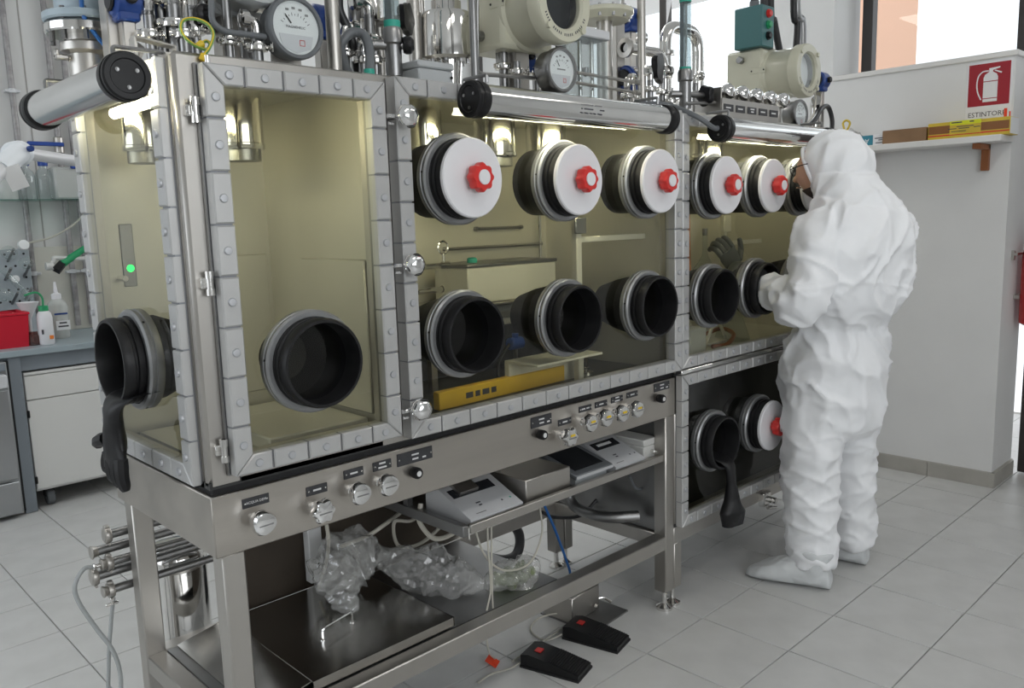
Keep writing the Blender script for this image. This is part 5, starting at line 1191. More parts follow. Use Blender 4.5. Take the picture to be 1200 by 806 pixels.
# manifold with five engraved plates and chrome domes at the right
a = at(846, 133, y=-.01); b_ = at(909, 143, y=-.01)
t = thing('valve_manifold', 'stainless manifold with five engraved plates and five chrome domes', 'manifold', ((a.x + b_.x) / 2, .03, RF))
x0, x1 = a.x, b_.x + .02; z0 = RF + .001; z1 = RF + .062
ob('front_plate', MB().box((x0, -.012, z0 - .01), (x1, -.006, z1), .001), 'steel', t)
ob('rear_plate', MB().box((x0, -.006, z0), (x0 + .006, .12, z1 + .04), .001).box((x0, .11, z0), (x1, .116, z1 + .03), .001), 'steel', t)
n5 = 5
for k in range(n5):
    xx = x0 + (x1 - x0) * (k + .5) / n5
    ob('name_plate', MB().box((xx - .032, -.0145, z0 + .014), (xx + .032, -.011, z0 + .040), .0006), 'engraved', t)
    marks(t, (xx, -.0146, z0 + .027), (1, 0, 0), (0, 0, 1), [(-.004, 0, .034)] if k != 2 else [(0, .005, .03), (0, -.005, .02)], .005, 'light_mark', (0, -1, 0))
    dm = at(882 + k * 11.2 - 1.2 * k * .1, 119 + k * 2.8, y=.0)
    xx2 = x0 + .11 + (x1 + .12 - x0 - .11) * k / 4
    ob('valve_dome', MB().lathe((xx2, .06, z1 + .035), (0, -1, 0), [(.010, -.06), (.010, 0), (.024, .004), (.031, .014), (.033, .026), (.029, .040), (.018, .050), (0, .054)], 24, 8, .02), 'chrome', t)
    ob('dome_stem', MB().box((xx2 - .012, .045, z0), (xx2 + .012, .07, z1 + .035), .002), 'steel', t)
ob('lever', MB().tube([V(x0 + .02, .05, z1 + .02), V(x0 + .11, .03, z1 + .028)], .006, 8).cyl((x0 + .10, .03, z1 + .028), (x0 + .13, .03, z1 + .030), .016, seg=12), 'black_plastic', t)
a = at(832, 127, y=.03)
solo('link_rod', MB().tube([V(a.x - .14, .04, RF + .035), V(x0 + .004, .02, RF + .048)], .006, 8), 'steel_dark', 'thin dark rod reaching the manifold from the second flow tube', 'rod')
# hoses at the far right
solo('hose', MB().tube(spline([at(940, 155, y=.03), at(955, 140, y=.05), at(962, 128, y=.08), at(970, 125, y=.10), at(975, 140, y=.10), at(974, 160, y=.08)], 8), .011, 10), 'black_hose', 'black hose arching over the roof end near the hood of the person', 'hose')
solo('wire', MB().tube(spline([at(954, 108, y=.05), at(956, 118, y=.05), at(950, 140, y=.02), at(925, 152, y=.0)], 8), .004, 6), 'pale_cable', 'pale thin wire beside the far dial', 'wire')
q = at(955, 120, y=.12)
solo('steel_elbow', MB().tube(bend([V(q.x, .12, RF), V(q.x, .12, q.z), V(q.x - .07, .08, q.z)], .03, 6), .022, 14), 'polished', 'polished steel elbow behind the far dial', 'pipe')
# ------------------------------------------------------------------ end wall: shelf, boxes, sign, extinguisher
SZ = 1.842
t = thing('wall_shelf', 'white wall shelf on wooden brackets below the window', 'shelf', (XW - .10, .0, SZ - .03))
ob('board', MB().box((XW - .20, -.448, SZ - .032), (XW - .001, .40, SZ), .003), 'shelf_white', t)
for y in (-.33, .27):
    ob('bracket', MB().box((XW - .030, y - .018, SZ - .165), (XW - .001, y + .018, SZ - .033), .002).box((XW - .17, y - .018, SZ - .060), (XW - .001, y + .018, SZ - .033), .002), 'wood', t)
def on_shelf(u0, u1, depth, h, xf):
    a = at(u0, 160, x=xf); b_ = at(u1, 160, x=xf); return a.y, b_.y
xf = XW - .16
y0, y1 = on_shelf(1087, 1183, .14, .09, xf)
t = thing('long_carton', 'long flat carton wrapped in yellow and brown tape at the right end of the shelf', 'box', (xf + .06, (y0 + y1) / 2, SZ))
ob('carton', MB().box((xf, y1, SZ), (xf + .14, y0, SZ + .085), .003), 'label_yellow', t)
ob('brown_tape', MB().box((xf - .0012, y1 + .004, SZ + .028), (xf + .001, y0 - .004, SZ + .068)), 'tape_brown', t)
ob('red_stripe', MB().box((xf - .0018, y1 + .002, SZ + .016), (xf + .001, y0 - .002, SZ + .022)), 'red_plastic', t)
yl = y0 + (y1 - y0) * .28; yr = y0 + (y1 - y0) * .66
ob('yellow_label', MB().box((xf - .0024, yr, SZ + .020), (xf + .001, yl, SZ + .066)), 'label_yellow', t)
ob('bright_label', MB().box((xf - .0026, yr, SZ + .066), (xf + .02, yl, SZ + .0862)), 'bright_yellow', t)
marks(t, (xf - .0028, (yl + yr) / 2, SZ + .044), (0, -1, 0), (0, 0, 1), [(-.06, .004, .04), (-.005, .004, .05), (.055, .006, .03), (-.03, -.010, .07), (.0, .013, .08)], .004, 'dark_mark', (-1, 0, 0))
marks(t, (xf - .0028, (yl + yr) / 2, SZ + .076), (0, -1, 0), (0, 0, 1), [(-.04, .002, .05), (.03, .002, .02)], .006, 'dark_mark', (-1, 0, 0))
ob('clear_tape', MB().box((xf + .004, y1 - .0015, SZ + .004), (xf + .136, y1 + .001, SZ + .082)), 'paper', t)
y0b, y1b = on_shelf(1034, 1086, 0, 0, xf)
solo('cardboard_box', MB().box((xf, y1b + .004, SZ), (xf + .12, y0b, SZ + .072), .002), 'cardboard', 'plain brown cardboard box in the middle of the wall shelf', 'box')
y0c, y1c = on_shelf(1006, 1023, 0, 0, xf + .02)
t = thing('paper_carton', 'white paper carton with teal end standing upside down on the wall shelf', 'box', (xf + .08, (y0c + y1c) / 2, SZ))
ob('carton', MB().box((xf + .021, y1c - .09, SZ), (xf + .15, y0c, SZ + .058), .002), 'sign_white', t)
ob('teal_end', MB().box((xf + .019, y1c, SZ + .001), (xf + .0215, y0c, SZ + .057)), 'teal_print', t)
lettering('A4', .034, (xf + .0186, (y0c + y1c) / 2, SZ + .028), (0, 1, 0), (0, 0, -1), 'sign_white', t, depth=.0003)
marks(t, (xf + .0205, y1c - .045, SZ + .030), (0, -1, 0), (0, 0, 1), [(.0, .008, .07), (.01, -.002, .05), (0, -.016, .06)], .005, 'dark_mark', (-1, 0, 0))
solo('wire_hook', MB().tube(spline([at(992, 160, x=XW - .10), at(989, 150, x=XW - .10), at(988, 144, x=XW - .10), at(992, 141, x=XW - .10), at(996, 144, x=XW - .10), at(994, 150, x=XW - .10), at(990, 157, x=XW - .10)], 6), .006, 8), 'label_yellow', 'looped yellow wire on the shelf behind the hood', 'wire')
fb_ = above(bag('film', [(XW - .14, .395, SZ + .03), (XW - .10, .34, SZ + .05), (XW - .08, .27, SZ + .03)], [.02, .05, .015], '', 21, .5), SZ + .001)
solo('plastic_film', fb_, 'bag_film', 'crumpled clear film on the shelf behind the hood', 'film', ang=24)
# fire extinguisher sign
s0 = at(1137, 78, x=XW); s1 = at(1183, 121, x=XW)
t = thing('extinguisher_sign', 'red and white fire extinguisher sign on the wall under the window', 'sign', (XW, -.33, 1.93))
ys0, ys1 = -.218, -.432
ob('board', MB().box((XW - .003, ys1, 1.87), (XW, ys0, 2.226), .001), 'sign_white', t)
ob('red_field', MB().box((XW - .0036, ys1 + .012, 2.005), (XW - .002, ys0 - .010, 2.214)), 'sign_red', t)
cy, cz = (ys0 + ys1) / 2 - .003, 2.108
sx = XW - .0040
fx = lambda a, b, d: V(sx - d, cy - a, cz + b)
sm = MB()
sm.prism([(-.030, -.085), (.036, -.085), (.036, .035), (.030, .050), (.012, .062), (.012, .070), (-.006, .070), (-.006, .062), (-.024, .050), (-.030, .035)], fx, 0, .0006)
sm.prism([(-.006, .070), (.012, .070), (.044, .078), (.044, .084), (-.006, .080)], fx, 0, .0006)
sm.prism([(.018, .066), (.022, .070), (.054, .056), (.050, .050)], fx, 0, .0006)
hs = spline([fx(-.008, .068, .0003), fx(-.035, .066, .0003), fx(-.054, .045, .0003), fx(-.060, .005, .0003), fx(-.054, -.035, .0003), fx(-.038, -.072, .0003)], 8)
for p, q in zip(hs[:-1], hs[1:]):
    d_ = (q - p).normalized(); w_ = V(1, 0, 0).cross(d_) * .0032; sm.add([p + w_, p - w_, q - w_, q + w_], [(0, 1, 2, 3)])
ob('pictogram', sm, 'sign_white', t)
ln = MB(); ln.prism([(-.030, .014), (.036, .014), (.036, .018), (-.030, .018)], fx, .0006, .0009); ln.prism([(-.030, -.070), (.036, -.070), (.036, -.066), (-.030, -.066)], fx, .0006, .0009)
ob('pictogram_lines', ln, 'sign_red', t)
lettering('ESTINTORE', .0345, (XW - .0034, cy + .008, 1.962), (0, -1, 0), (0, 0, 1), 'dark_mark', t, depth=.0002)
lettering('N°125', .046, (XW - .0034, cy + .018, 1.922), (0, -1, 0), (0, 0, 1), 'black_plastic', t, depth=.0002)
ob('red_sticker', MB().box((XW - .0048, ys1 + .018, 1.94), (XW - .003, ys1 + .032, 1.982)).box((XW - .0048, ys1 + .002, 1.935), (XW - .003, ys1 + .008, 1.965)), 'orange_red', t)
# fire extinguisher on the return wall
ye = -.44 - .10; xe = XW + .24
t = thing('fire_extinguisher', 'red fire extinguisher hanging on the return wall at the right edge', 'extinguisher', (xe, ye, .86))
ob('cylinder', MB().lathe((xe, ye, .86), (0, 0, 1), [(0, .01), (.06, .0), (.078, .012), (.080, .03), (.080, .36), (.070, .41), (.035, .44), (.022, .45), (0, .45)], 32), 'extinguisher_red', t)
ob('valve_head', MB().lathe((xe, ye, 1.30), (0, 0, 1), [(.018, 0), (.018, .04), (.026, .045), (.026, .06), (0, .065)], 16).box((xe - .12, ye - .012, 1.365), (xe + .02, ye + .012, 1.378), .003), 'black_plastic', t)
ob('hose', MB().tube(spline([(xe - .02, ye, 1.33), (xe - .08, ye, 1.30), (xe - .10, ye, 1.15), (xe - .09, ye, .98)], 6), .011, 10), 'black_hose', t)
ob('wall_bracket', MB().box((xe - .13, -.455, 1.21), (xe - .10, -.440, 1.26), .002).box((xe - .13, -.47, 1.235), (xe + .0, -.455, 1.25), .002).box((xe - .05, ye + .07, 1.0), (xe + .05, -.44, 1.02)), 'steel', t)

# ------------------------------------------------------------------ laboratory bench and wall at the left
YW = YB
for k, (u, v) in enumerate(((11, 80), (59, 80), (76, 80))):
    p = at(u, v, y=YW - .03)
    t = thing('wall_pipe', ['grey vertical pipe on the back wall, leftmost of three', 'grey vertical pipe on the back wall, middle of three with blue tap', 'grey vertical pipe on the back wall, rightmost of three'][k], 'pipe', (p.x, YW - .03, 0), 'vertical wall pipes')
    ob('pipe', MB().cyl((p.x, YW - .03, .92), (p.x, YW - .03, 3.39), .017, seg=12), 'pipe_grey', t)
    for z in (1.25, 2.33): ob('clip', MB().lathe((p.x, YW - .03, z), (0, 0, 1), [(.017, 0), (.024, .002), (.024, .024), (.017, .026)], 14, close=False).box((p.x - .04, YW - .05, z + .004), (p.x + .04, YW, z + .020), .002), 'light_grey_plastic', t)
    if k == 1:
        z = at(60, 170, y=YW - .03).z
        ob('tap_body', MB().cyl((p.x, YW - .03, z - .05), (p.x, YW - .03, z + .05), .028, seg=14, bev=.006).cyl((p.x, YW - .03, z), (p.x, YW - .09, z), .014, seg=10), 'steel', t)
        ob('tap_lever', MB().box((p.x - .19, YW - .105, z - .012), (p.x + .01, YW - .085, z + .012), .004), 'blue_plastic', t)
# seams of the wall cladding
for x in (.34, .75, 1.25): ob('wall_seam', MB().box((x - .004, YW - .002, 0), (x + .004, YW + .01, 3.4)), 'grout', bpy.data.objects['wall_back'])
# bench
BZ = .895
t = thing('lab_bench', 'grey laboratory bench along the back wall', 'bench', (.3, 3.55, 0))
ob('top', MB().box((-1.6, 3.18, BZ - .035), (2.4, YW - .002, BZ), .004), 'bench_top', t)
ob('frame_rail', MB().box((-1.6, 3.22, BZ - .12), (2.4, 3.26, BZ - .036), .003), 'bench_frame', t)
for x in (-1.5, .345, 1.15, 2.3): ob('leg', MB().box((x - .03, 3.20, .0), (x + .03, 3.26, BZ - .036), .003), 'bench_frame', t)
t = thing('base_cabinet', 'white wheeled cabinet with drawer under the bench', 'cabinet', (.74, 3.5, 0))
ob('body', MB().box((.385, 3.235, .10), (1.10, 3.80, BZ - .13), .003), 'cabinet_white', t)
ob('drawer', MB().box((.385, 3.215, .615), (1.10, 3.234, .745), .003), 'cabinet_white', t)
ob('top_strip', MB().box((.385, 3.215, .750), (1.10, 3.234, .765), .002), 'cabinet_white', t)
dr = ob('door', MB().box((.385, 3.215, .115), (1.10, 3.234, .610), .003), 'cabinet_white', t)
for z in (.17, .54): ob('hinge', MB().box((.380, 3.205, z - .02), (.392, 3.216, z + .02), .002), 'black_plastic', dr)
for x in (.46, 1.02):
    w = ob('caster', MB().cyl((x - .02, 3.29, .045), (x + .02, 3.29, .045), .045, seg=20, bev=.006), 'grey_hose', t); ob('fork', MB().box((x - .028, 3.27, .05), (x + .028, 3.31, .10), .003), 'black_plastic', w)
t = thing('lab_oven', 'stainless laboratory oven with handle under the bench at the left edge', 'oven', (.0, 3.5, 0))
ob('body', MB().box((-.45, 3.16, .02), (.300, 3.78, BZ - .05), .004), 'oven_steel', t)
ob('door', MB().box((-.44, 3.135, .22), (.290, 3.159, .70), .004), 'oven_steel', t)
ob('lower_panel', MB().box((-.44, 3.14, .03), (.290, 3.159, .205), .004), 'oven_steel', t)
ob('control_strip', MB().box((-.44, 3.14, .80), (.290, 3.159, .838), .003), 'bench_frame', t)
ob('handle', MB().box((-.40, 3.10, .715), (.285, 3.15, .785), .006), 'light_grey_plastic', t)
ob('black_gap', MB().box((.300, 3.20, .02), (.318, 3.25, BZ - .05)), 'black_matte', t)
# glass shelf with bottles
GZ = 1.695
t = thing('glass_shelf', 'green edged glass shelf on the back wall', 'shelf', (.5, YW - .12, GZ))
ob('pane', MB().box((-.6, YW - .26, GZ), (1.55, YW - .01, GZ + .008)), 'shelf_glass', t)
for x in (-.4, 1.3): ob('bracket', MB().box((x, YW - .24, GZ - .03), (x + .02, YW - .001, GZ)), 'steel', t)
def bottle(u, vb, y, r, h, label, cap='blue_plastic', body='bottle_glass', z=GZ + .008, group='bottles on the glass shelf'):
    p = at(u, vb, y=y); t = thing('reagent_bottle', label, 'bottle', (p.x, y, z), group)
    ob('body', MB().lathe((p.x, y, z), (0, 0, 1), [(0, 0), (r * .95, 0), (r, .006), (r, h * .58), (r * .85, h * .70), (r * .42, h * .80), (r * .40, h * .88)], 24, close=False), body, t)
    ob('cap', MB().lathe((p.x, y, z + h * .86), (0, 0, 1), [(0, 0), (r * .5, 0), (r * .52, .004), (r * .52, h * .14 - .003), (r * .48, h * .14), (0, h * .14)], 20), cap, t)
    return t, p
bottle(32, 228, YW - .13, .052, .232, 'clear glass bottle with blue cap on the glass shelf, left of the pair')
bottle(54, 228, YW - .13, .052, .232, 'clear glass bottle with blue cap on the glass shelf, right of the pair')
bottle(8, 228, YW - .13, .06, .20, 'squat milky bottle on the glass shelf behind the hanging tag', body='milky_plastic')
p = at(80, 230, y=YW - .13)
t = thing('plastic_tub', 'milky plastic tub standing right of the blue capped bottles', 'tub', (p.x, YW - .13, GZ + .008))
ob('wall', MB().box((p.x - .085, YW - .2, GZ + .009), (p.x + .085, YW - .05, GZ + .20), .012), 'milky_plastic', t)
ob('clip', MB().box((p.x + .01, YW - .22, GZ + .19), (p.x + .05, YW - .19, GZ + .215), .004), 'blue_plastic', t)
solo('curved_wire', MB().tube(spline([at(32, 285, y=YW - .10), at(60, 278, y=YW - .10), at(85, 264, y=YW - .10), at(100, 250, y=YW - .10), at(118, 238, y=YW - .10)], 8), .006, 8), 'pale_cable', 'pale cable sagging across the back wall', 'cable')
# fume arm
ya = 2.0
j = at(22, 179, y=ya)
t = thing('fume_arm', 'white jointed fume extraction arm at the left edge', 'extraction arm', (j.x, ya, 0))
ob('joint', MB().lathe(j + V(0, .09, 0), (0.15, -1, 0), [(0, -.02), (.040, -.015), (.050, .01), (.050, .07), (.042, .095), (.02, .108), (0, .110)], 32), 'arm_white', t)
e1 = at(92, 181, y=ya + .25); e2 = at(-45, 238, y=ya - .35)
ob('outer_tube', MB().cyl(j + V(.02, .02, -.0), e1 + V(.35, .3, -.04), .024, seg=24), 'light_grey_plastic', t)
ob('sleeve', MB().cyl(j, j + (e2 - j) * .38, .042, .038, seg=24), 'arm_white', t)
ob('inner_tube', MB().cyl(j + (e2 - j) * .2, e2, .032, seg=24), 'light_grey_plastic', t)
k_ = at(37, 174, y=ya - .05); ob('screw_knob', MB().lathe(k_, (.2, -1, 0), [(.012, -.02), (.012, 0), (.009, .004), (0, .004)], 8), 'blue_paint', t)
ob('tag', MB(Matrix.Translation(at(18, 208, y=ya - .16)) @ Matrix.Rotation(-.35, 4, 'Y')).box((-.032, -.001, -.045), (.032, .001, .045)), 'paper', t)
ob('mount', MB().cyl(e1 + V(.35, .3, -.06), e1 + V(.35, .3, 3.395 - e1.z), .03, seg=16), 'light_grey_plastic', t)
# splash panel, drying rack and glassware on the bench
p0 = at(38, 290, y=YW - .01); p1 = at(118, 375, y=YW - .01)
solo('splash_panel', MB().box((p0.x, YW - .012, BZ), (p1.x + .4, YW - .002, p0.z), .003), 'gantry_white', 'pale splash panel on the wall behind the bench', 'panel')
yr_ = YW - .10
a = at(-20, 330, y=yr_); b_ = at(38, 330, y=yr_); zt = at(10, 292, y=yr_).z; zl = at(10, 372, y=yr_).z
t = thing('drying_rack', 'grey pegboard drying rack hung with glassware', 'rack', ((a.x + b_.x) / 2, yr_, BZ))
ob('board', MB().box((a.x, yr_, zl - .10), (b_.x, yr_ + .02, zt), .004), 'rack_grey', t)
ob('base', MB().box((a.x, yr_ - .02, BZ), (b_.x, yr_ + .04, zl - .09), .004), 'rack_grey', t)
for i in range(5):
    for k in range(6): ob('hole', MB().lathe((b_.x - .03 - i * .05, yr_, zt - .03 - k * .07), (0, -1, 0), [(.007, 0), (.007, .0008), (0, .0008)], 8), 'black_matte', t)
pegs = [(9, 300), (28, 318), (6, 322), (30, 345), (14, 350)]
for (u, v) in pegs:
    p = at(u, v, y=yr_ - .01); ob('peg', MB().tube([V(p.x, yr_, p.z - .03), V(p.x + .015, yr_ - .10, p.z + .04)], .008, 8), 'steel_dark', t)
for k, (u, v, r, lb) in enumerate(((10, 296, .045, 'round clear flask hanging highest on the drying rack'), (30, 308, .04, 'round clear flask hanging at the right of the drying rack'), (33, 345, .045, 'round clear flask hanging low at the right of the drying rack'), (5, 345, .045, 'round clear flask hanging low at the left of the drying rack'))):
    p = at(u, v, y=yr_ - .10)
    solo('round_flask', MB().lathe((p.x, yr_ - .11, p.z), (.1, .9, -.5), [(0, -r), (r * .6, -r * .8), (r, 0), (r * .6, r * .8), (r * .3, r * 1.0), (r * .28, r * 1.7), (r * .36, r * 1.72)], 20, close=False), 'clear_glass', lb, 'flask', 'flasks on the drying rack')
p = at(29, 288, y=yr_ - .10); solo('glass_stopper', MB().lathe((p.x, yr_ - .05, p.z), (0, -1, .2), [(0, 0), (.028, .0), (.032, .02), (.028, .04), (0, .045)], 18), 'dial_face', 'bright round stopper at the top of the drying rack', 'stopper')
p = at(20, 333, y=yr_ - .1); solo('measuring_cylinder', MB().lathe((p.x, yr_ - .09, p.z), (-.55, .1, .8), [(.018, -.11), (.018, .10), (.022, .11)], 14, close=False), 'clear_glass', 'clear measuring cylinder leaning on the drying rack', 'cylinder')
p = at(20, 327, y=yr_ - .1); solo('small_jar', MB().lathe((p.x, yr_ - .05, p.z), (0, -1, 0), [(.022, 0), (.022, .02), (.014, .024), (0, .024)], 14), 'paper', 'small white jar lid end on the drying rack', 'jar')
# red basket
yb_ = 3.30; a = at(-25, 400, y=yb_); b_ = at(37, 400, y=yb_); zr = at(20, 368, y=yb_).z
t = thing('plastic_basket', 'red plastic basket on the bench at the left edge', 'basket', ((a.x + b_.x) / 2, yb_ + .1, BZ))
w = MB()
x0, x1, y0, y1 = a.x, b_.x, yb_, yb_ + .25; i_ = .012
w.add([(x0 + i_, y0 + i_, BZ), (x1 - i_, y0 + i_, BZ), (x1 - i_, y1 - i_, BZ), (x0 + i_, y1 - i_, BZ), (x0, y0, zr), (x1, y0, zr), (x1, y1, zr), (x0, y1, zr), (x0 + .004, y0 + .004, zr), (x1 - .004, y0 + .004, zr), (x1 - .004, y1 - .004, zr), (x0 + .004, y1 - .004, zr), (x0 + i_ + .004, y0 + i_ + .004, BZ + .004), (x1 - i_ - .004, y0 + i_ + .004, BZ + .004), (x1 - i_ - .004, y1 - i_ - .004, BZ + .004), (x0 + i_ + .004, y1 - i_ - .004, BZ + .004)],
      [(0, 3, 2, 1), (0, 1, 5, 4), (1, 2, 6, 5), (2, 3, 7, 6), (3, 0, 4, 7), (4, 5, 9, 8), (5, 6, 10, 9), (6, 7, 11, 10), (7, 4, 8, 11), (8, 9, 13, 12), (9, 10, 14, 13), (10, 11, 15, 14), (11, 8, 12, 15), (12, 13, 14, 15)])
ob('tub', w, 'red_basket', t)
ob('rim', MB().tube([(x0, y0, zr), (x1, y0, zr), (x1, y1, zr), (x0, y1, zr), (x0, y0, zr)], .008, 8), 'red_basket', t)
for k, (u, v, r, h, lb) in enumerate(((3, 366, .03, .16, 'clear beaker standing in the red basket at the left'), (15, 366, .028, .17, 'clear beaker standing in the red basket in the middle'))):
    p = at(u, v, y=yb_ + .10); solo('beaker', MB().lathe((p.x, yb_ + .10, BZ + .006), (0, 0, 1), [(0, 0), (r, 0), (r, h), (r * 1.1, h + .005)], 18, close=False), 'clear_glass', lb, 'beaker', 'glassware in the red basket')
p = at(33, 362, y=yb_ + .12); solo('funnel', MB().lathe((p.x, yb_ + .12, BZ + .008), (0, 0, 1), [(.008, 0), (.009, p.z - BZ - .06), (.055, p.z - BZ + .03), (.057, p.z - BZ + .03), (.011, p.z - BZ - .062), (.010, 0)], 24, close=False), 'white_plastic', 'white funnel standing in the red basket', 'funnel')
p = at(41, 393, y=3.30); solo('dark_jar', MB().lathe((p.x, 3.34, BZ), (0, 0, 1), [(0, 0), (.032, 0), (.034, .01), (.034, .05), (.024, .06), (.024, .075), (0, .075)], 18), 'amber_glass', 'small dark jar right of the red basket', 'jar')
# wash bottles
p = at(55, 398, y=3.32)
t = thing('wash_bottle', 'white wash bottle with green cap and bent green spout', 'bottle', (p.x, 3.32, BZ)); x = p.x
zz = at(55, 364, y=3.32).z - BZ
ob('body', MB().lathe((x, 3.32, BZ), (0, 0, 1), [(0, 0), (.036, 0), (.039, .006), (.039, zz * .8), (.034, zz * .93), (.024, zz)], 24), 'white_plastic', t)
ob('cap', MB().lathe((x, 3.32, BZ + zz), (0, 0, 1), [(.024, 0), (.025, 0), (.025, .026), (.020, .030), (0, .030)], 20), 'green_plastic', t)
ob('spout', MB().tube(spline([(x, 3.32, BZ + zz + .02), (x, 3.32, BZ + zz + .075), (x - .03, 3.31, BZ + zz + .105), (x - .09, 3.30, BZ + zz + .095)], 6), .0055, 8), 'green_plastic', t)
ob('hazard_label', MB().box((x + .006, 3.2795, BZ + .03), (x + .026, 3.282, BZ + .05)), 'orange_label', t); ob('label', MB().box((x - .03, 3.282, BZ + .06), (x - .02, 3.284, BZ + .085)), 'dark_mark', t)
p = at(70, 385, y=3.55)
t = thing('solvent_bottle', 'large milky squeeze bottle with written label behind the wash bottle', 'bottle', (p.x, 3.55, BZ)); x = p.x; zz = at(70, 350, y=3.55).z - BZ
ob('body', MB().lathe((x, 3.55, BZ), (0, 0, 1), [(0, 0), (.050, 0), (.054, .008), (.054, zz * .82), (.045, zz * .92), (.026, zz)], 24), 'milky_plastic', t)
ob('cap', MB().lathe((x, 3.55, BZ + zz), (0, 0, 1), [(.026, 0), (.026, .03), (.012, .036), (.006, .10), (0, .10)], 18), 'white_plastic', t)
ob('label', MB().box((x - .03, 3.494, BZ + .05), (x + .044, 3.497, BZ + .105)), 'paper', t)
marks(t, (x + .007, 3.4935, BZ + .08), (1, 0, 0), (0, 0, 1), [(0, .012, .04), (0, -.008, .055)], .009, 'dark_mark', (0, -1, 0)); marks(t, (x + .0, 3.494, BZ + .145), (1, 0, 0), (0, 0, 1), [(0, 0, .07)], .010, 'blue_paint', (0, -1, 0))
# clamp stand with green and black device
yd = 3.72; p = at(73, 309, y=yd); p2 = at(102, 290, y=yd)
t = thing('gas_gun', 'green and black burner held by a grey arm above the bench', 'burner', (p.x, yd, BZ))
ob('grip', MB().cyl(p, p2 + V(.04, 0, .03), .024, .016, seg=16, bev=.004), 'green_plastic', t); ob('nozzle', MB().cyl(p - (p2 - p).normalized() * .05 + V(0, -.02, -.012), p, .030, .028, seg=4), 'black_plastic', t)
q = at(63, 302, y=yd); q2 = at(95, 303, y=yd); q3 = at(58, 312, y=yd)
ob('arm', MB().tube(bend([q3, q + V(.0, 0, -.02), q, q2, V(q2.x + .25, yd, q2.z)], .02), .014, 10).cyl(q3 + V(-.02, 0, 0), q3 + V(.02, 0, 0), .024, seg=14), 'cream_plastic', t)
ob('wall_mount', MB().cyl((q2.x + .2, yd, q2.z), (q2.x + .2, YW, q2.z), .016, seg=10), 'cream_plastic', t)
# ------------------------------------------------------------------ the person in the white coverall
def loft(m, rings, seg=28):
    """rings: (centre, axis a vector, axis b vector)"""
    vs = []; fs = []; n = len(rings)
    for (c, a, b) in rings:
        for j in range(seg):
            t = 2 * PI * j / seg; ct, st = math.cos(t), math.sin(t)
            e = .88; ct = math.copysign(abs(ct) ** e, ct); st = math.copysign(abs(st) ** e, st)
            vs.append(Vector(c) + Vector(a) * ct + Vector(b) * st)
    for i in range(n - 1):
        for j in range(seg):
            k = (j + 1) % seg; fs.append((i * seg + j, i * seg + k, (i + 1) * seg + k, (i + 1) * seg + j))
    fs.append(tuple(range(seg))); fs.append(tuple((n - 1) * seg + j for j in range(seg)))
    return m.add(vs, fs)
def fuse(m, voxel, smooth, name):
    """one continuous surface from overlapping closed shapes"""
    me = m.mesh(name); o = bpy.data.objects.new(name, me); COL.objects.link(o)
    r = o.modifiers.new('r', 'REMESH'); r.mode = 'VOXEL'; r.voxel_size = voxel
    s = o.modifiers.new('s', 'SMOOTH'); s.factor = .5; s.iterations = smooth
    dg = bpy.context.evaluated_depsgraph_get(); out = bpy.data.meshes.new_from_object(o.evaluated_get(dg))
    bpy.data.objects.remove(o); return out
PB = V(2.47, -.28, 0)
AZ = math.radians(72); FW = V(math.cos(AZ), math.sin(AZ), 0); LF = V(-math.sin(AZ), math.cos(AZ), 0)
person = thing('person', 'person in white hooded coverall reaching into the right glove box', 'person', PB)
m = MB()
TOR = [(.60, .0, .150, .130), (.66, .0, .192, .160), (.76, .0, .206, .172), (.88, .0, .208, .174), (.98, -.012, .192, .160), (1.045, -.02, .176, .146), (1.085, -.028, .190, .156), (1.14, -.05, .218, .168), (1.25, -.075, .236, .166), (1.36, -.095, .236, .152), (1.44, -.098, .214, .134), (1.50, -.088, .172, .122), (1.545, -.068, .132, .118), (1.59, -.035, .116, .122), (1.63, -.012, .112, .124)]
loft(m, [(PB + FW * u + V(0, 0, z), LF * a, FW * b) for (z, u, a, b) in TOR], 36)
HA = math.radians(98); HF = V(math.cos(HA), math.sin(HA), 0); HL = V(-math.sin(HA), math.cos(HA), 0)
HC = PB + FW * .012 + V(0, 0, 1.678)
rg = []
for i in range(13):
    t = -PI / 2 + PI * i / 12 * .985 + .015; z = .128 * math.sin(t); k = math.cos(t)
    rg.append((HC + V(0, 0, z) + HF * (.016 * math.sin(t) - .004), HL * (.108 * k + .002), HF * (.126 * k + .002)))
loft(m, rg, 28)
def limb(pts, radii):
    s = spline(pts, 6); n = len(s) - 1; rr = []
    for i in range(n + 1):
        q = i / n * (len(radii) - 1); k = min(int(q), len(radii) - 2); f_ = q - k; rr.append(radii[k] * (1 - f_) + radii[k + 1] * f_)
    m.tube(s, rr, 20)
SL = PB + FW * -.085 + LF * .165 + V(0, 0, 1.405); EL = V(2.150, -.290, 1.150); WL = V(2.268, -.105, 1.196)
limb([SL + LF * -.04 + V(0, 0, .02), SL + LF * .02, SL * .5 + EL * .5 + V(-.012, -.008, .0), EL, EL * .5 + WL * .5 + V(-.005, -.01, .004), WL], [.085, .088, .082, .078, .072, .058])
SR = PB + FW * -.085 - LF * .170 + V(0, 0, 1.405); ER = V(2.740, -.32, 1.14); WR = V(2.632, -.105, 1.196)
limb([SR + LF * .04 + V(0, 0, .02), SR - LF * .02, SR * .5 + ER * .5, ER, ER * .5 + WR * .5, WR], [.085, .088, .080, .074, .068, .055])
KL = V(2.335, -.255, .47); AL = V(2.318, -.285, .09); HLp = PB + LF * .088 + V(0, 0, .80)
limb([HLp, HLp * .5 + KL * .5, KL, KL * .5 + AL * .5, AL], [.125, .118, .104, .100, .088])
KR = V(2.595, -.300, .47); AR = V(2.632, -.315, .09); HRp = PB - LF * .088 + V(0, 0, .80)
